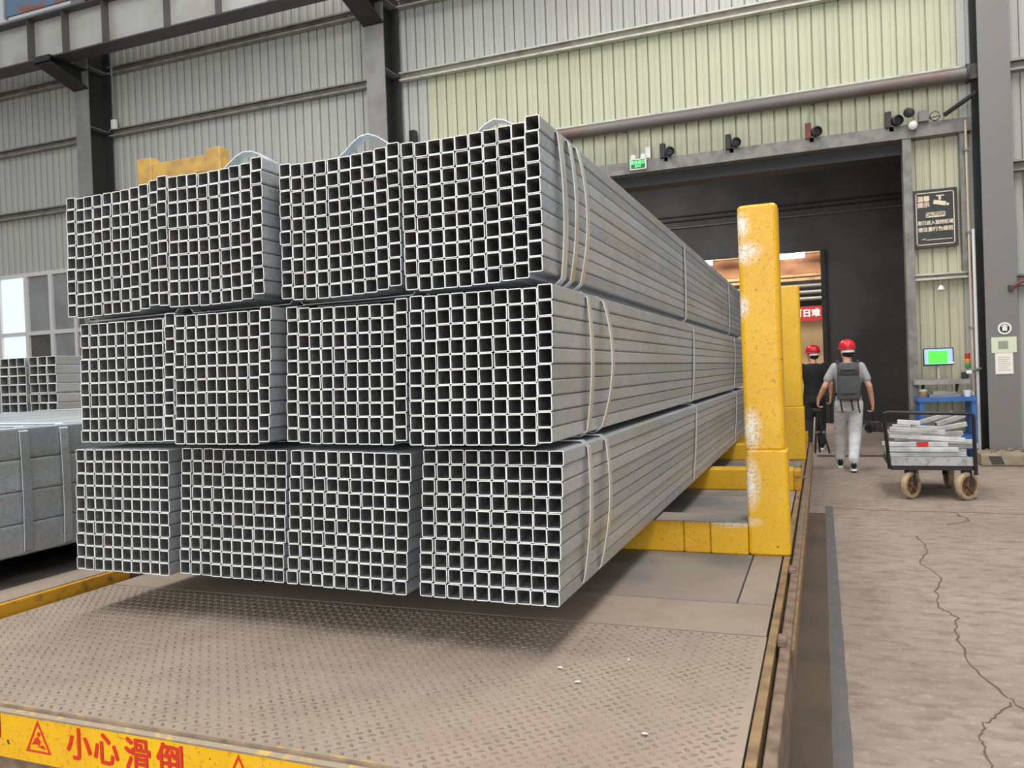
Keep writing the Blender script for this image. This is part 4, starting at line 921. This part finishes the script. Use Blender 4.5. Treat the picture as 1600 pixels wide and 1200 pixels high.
PX, PY = 0.335, 11.85
J1 = dict(c=(0, 0), hx=0.0, ls=(-0.185, 0, 1.41), le=(-0.30, -0.05, 1.15), lw=(-0.385, 0.03, 0.975), rs=(0.185, 0, 1.41), re=(0.262, -0.05, 1.14), rw=(0.30, 0.03, 0.90),
          lh=(-0.085, 0, 0.90), lk=(-0.115, 0.20, 0.50), la=(-0.125, 0.28, 0.09), rh=(0.085, 0, 0.90), rk=(0.07, -0.02, 0.49), ra=(0.03, -0.27, 0.105), lp=0.0, rp=-0.12)
person((PX, PY, 0), 'person walking away in red helmet, grey shirt and pale trousers with a backpack', J1, SHIRTG, TROUS, 0.45, 1)
J2 = dict(c=(0, 0), ls=(-0.19, 0, 1.42), le=(-0.28, -0.02, 1.14), lw=(-0.26, 0.10, 0.92), rs=(0.19, 0, 1.42), re=(0.27, -0.03, 1.13), rw=(0.26, 0.06, 0.89),
          lh=(-0.085, 0, 0.90), lk=(-0.10, 0.06, 0.50), la=(-0.11, -0.02, 0.09), rh=(0.085, 0, 0.90), rk=(0.10, 0.14, 0.50), ra=(0.10, 0.20, 0.09), lp=0, rp=0)
person((-0.13, 14.45, 0), 'person in red helmet and black clothes standing in the doorway', J2, SHIRTB, TROUSD, 0.9, 1)

# backpack worn by the walker
bk = empty('backpack', (PX, PY - 0.2, 0.98), 'grey camera backpack on the back of the walking person', 'backpack')
b = MB(); yb = PY - 0.135
b.loft([[(PX + hw * math.cos(t_) * (abs(math.cos(t_)) ** -0.55 if abs(math.cos(t_)) > 1e-3 else 1) * 0.98, yb - 0.085 + 0.08 * dp * math.sin(t_) * (abs(math.sin(t_)) ** -0.5 if abs(math.sin(t_)) > 1e-3 else 1), z) for t_ in [6.28318 * (i + 0.5) / 20 for i in range(20)]] for z, hw, dp in ((0.97, 0.13, 0.7), (0.985, 0.145, 0.95), (1.10, 0.15, 1.0), (1.25, 0.148, 1.0), (1.29, 0.14, 0.92))])
o = b.build('main_body', PACK, bk); smooth_angle(o, 50)
b = MB(); b.loft([[(PX + hw * math.cos(t_) * (abs(math.cos(t_)) ** -0.55), yb - 0.08 + 0.075 * dp * math.sin(t_) * (abs(math.sin(t_)) ** -0.5), z) for t_ in [6.28318 * (i + 0.5) / 20 for i in range(20)]] for z, hw, dp in ((1.30, 0.12, 0.8), (1.315, 0.138, 0.98), (1.40, 0.138, 0.95), (1.455, 0.125, 0.75), (1.47, 0.10, 0.5))])
o = b.build('top_pocket', PACK, bk); smooth_angle(o, 50)
MB().box(PX - 0.135, PX + 0.135, yb - 0.14, yb - 0.02, 1.285, 1.318).build('roll_seam', BLACK, bk)
MB().rbox(PX - 0.10, PX + 0.10, yb - 0.174, yb - 0.16, 1.365, 1.376, 0.004, axis=0).build('zip', BLACK, bk)
MB().rbox(PX - 0.095, PX + 0.095, yb - 0.178, yb - 0.162, 1.05, 1.062, 0.004, axis=0).build('pocket_edge', BLACK, bk)
MB().rbox(PX - 0.05, PX + 0.05, yb - 0.18, yb - 0.165, 1.385, 1.393, 0.003, axis=0).build('logo_strip', GREYP, bk)
for s_ in (-1, 1):
    MB().path([(PX + s_ * 0.10, PY - 0.15, 1.40), (PX + s_ * 0.125, PY - 0.08, 1.478), (PX + s_ * 0.13, PY + 0.02, 1.492), (PX + s_ * 0.13, PY + 0.10, 1.43), (PX + s_ * 0.14, PY + 0.135, 1.28), (PX + s_ * 0.15, PY + 0.09, 1.12), (PX + s_ * 0.165, PY - 0.06, 1.04)], 0.02, 8).build('shoulder_strap', PACKD, bk)
for x, L in ((-0.105, 0.19), (0.03, 0.17), (0.11, 0.2)): MB().path([(PX + x, PY - 0.16, 0.99), (PX + x + 0.005, PY - 0.175, 0.9), (PX + x + 0.02, PY - 0.17, 0.99 - L)], 0.010, 6).build('dangling_strap', BLACK, bk)

# camera carried in the right hand, tripod in the left
hx, hy, hz = PX + 0.315, PY + 0.045, 0.80
cm = empty('video_camera', (hx, hy, 0.47), 'black camera with top handle carried in the right hand of the walker', 'camera')
MB().path([(hx, hy - 0.07, 0.65), (hx, hy - 0.065, 0.79), (hx, hy, hz + 0.01), (hx, hy + 0.065, 0.79), (hx, hy + 0.07, 0.65)], 0.016, 8).build('handle', BLACK, cm)
MB().rbox(hx - 0.07, hx + 0.07, hy - 0.09, hy + 0.08, 0.52, 0.66, 0.02).build('camera_body', BLACK, cm)
o = MB().lathe([(0.045, 0), (0.052, 0.03), (0.052, 0.10), (0.06, 0.105), (0.06, 0.13), (0.045, 0.12)], (hx - 0.02, hy - 0.08, 0.585), (-0.55, -1, -0.15), 18).build('lens', BLACK, cm); smooth_angle(o)
MB().rbox(hx - 0.17, hx - 0.06, hy - 0.02, hy + 0.02, 0.63, 0.66, 0.008).build('microphone', BLACK, cm)
MB().rbox(hx + 0.055, hx + 0.12, hy - 0.05, hy + 0.05, 0.51, 0.60, 0.012).build('grip', BLACK, cm)
tx_, ty_ = PX - 0.41, PY + 0.06
tp = empty('tripod', (tx_, ty_, 0.2), 'black folded camera tripod carried in the left hand of the walker', 'tripod')
MB().rbox(tx_ - 0.06, tx_ + 0.06, ty_ - 0.04, ty_ + 0.04, 0.80, 0.845, 0.012).build('tripod_head', BLACK, tp)
MB().cyl((tx_, ty_, 0.60), (tx_, ty_, 0.81), 0.022, 10).build('centre_column', BLACK, tp)
MB().cyl((tx_ + 0.04, ty_, 0.83), (tx_ + 0.03, ty_ - 0.02, 0.92), 0.009, 8).build('pan_handle', BLACK, tp)
for (dx, dy) in ((-0.04, -0.03), (0.15, -0.05), (0.02, 0.10)):
    l = MB().cyl((tx_ + dx * 0.15, ty_ + dy * 0.15, 0.72), (tx_ + dx, ty_ + dy, 0.22), 0.018, 8, r1=0.012).build('leg', BLACK, tp)
    MB().cyl((tx_ + dx * 0.5, ty_ + dy * 0.5, 0.53), (tx_ + dx * 0.55, ty_ + dy * 0.55, 0.50), 0.022, 8).build('clamp', GREYP, l)
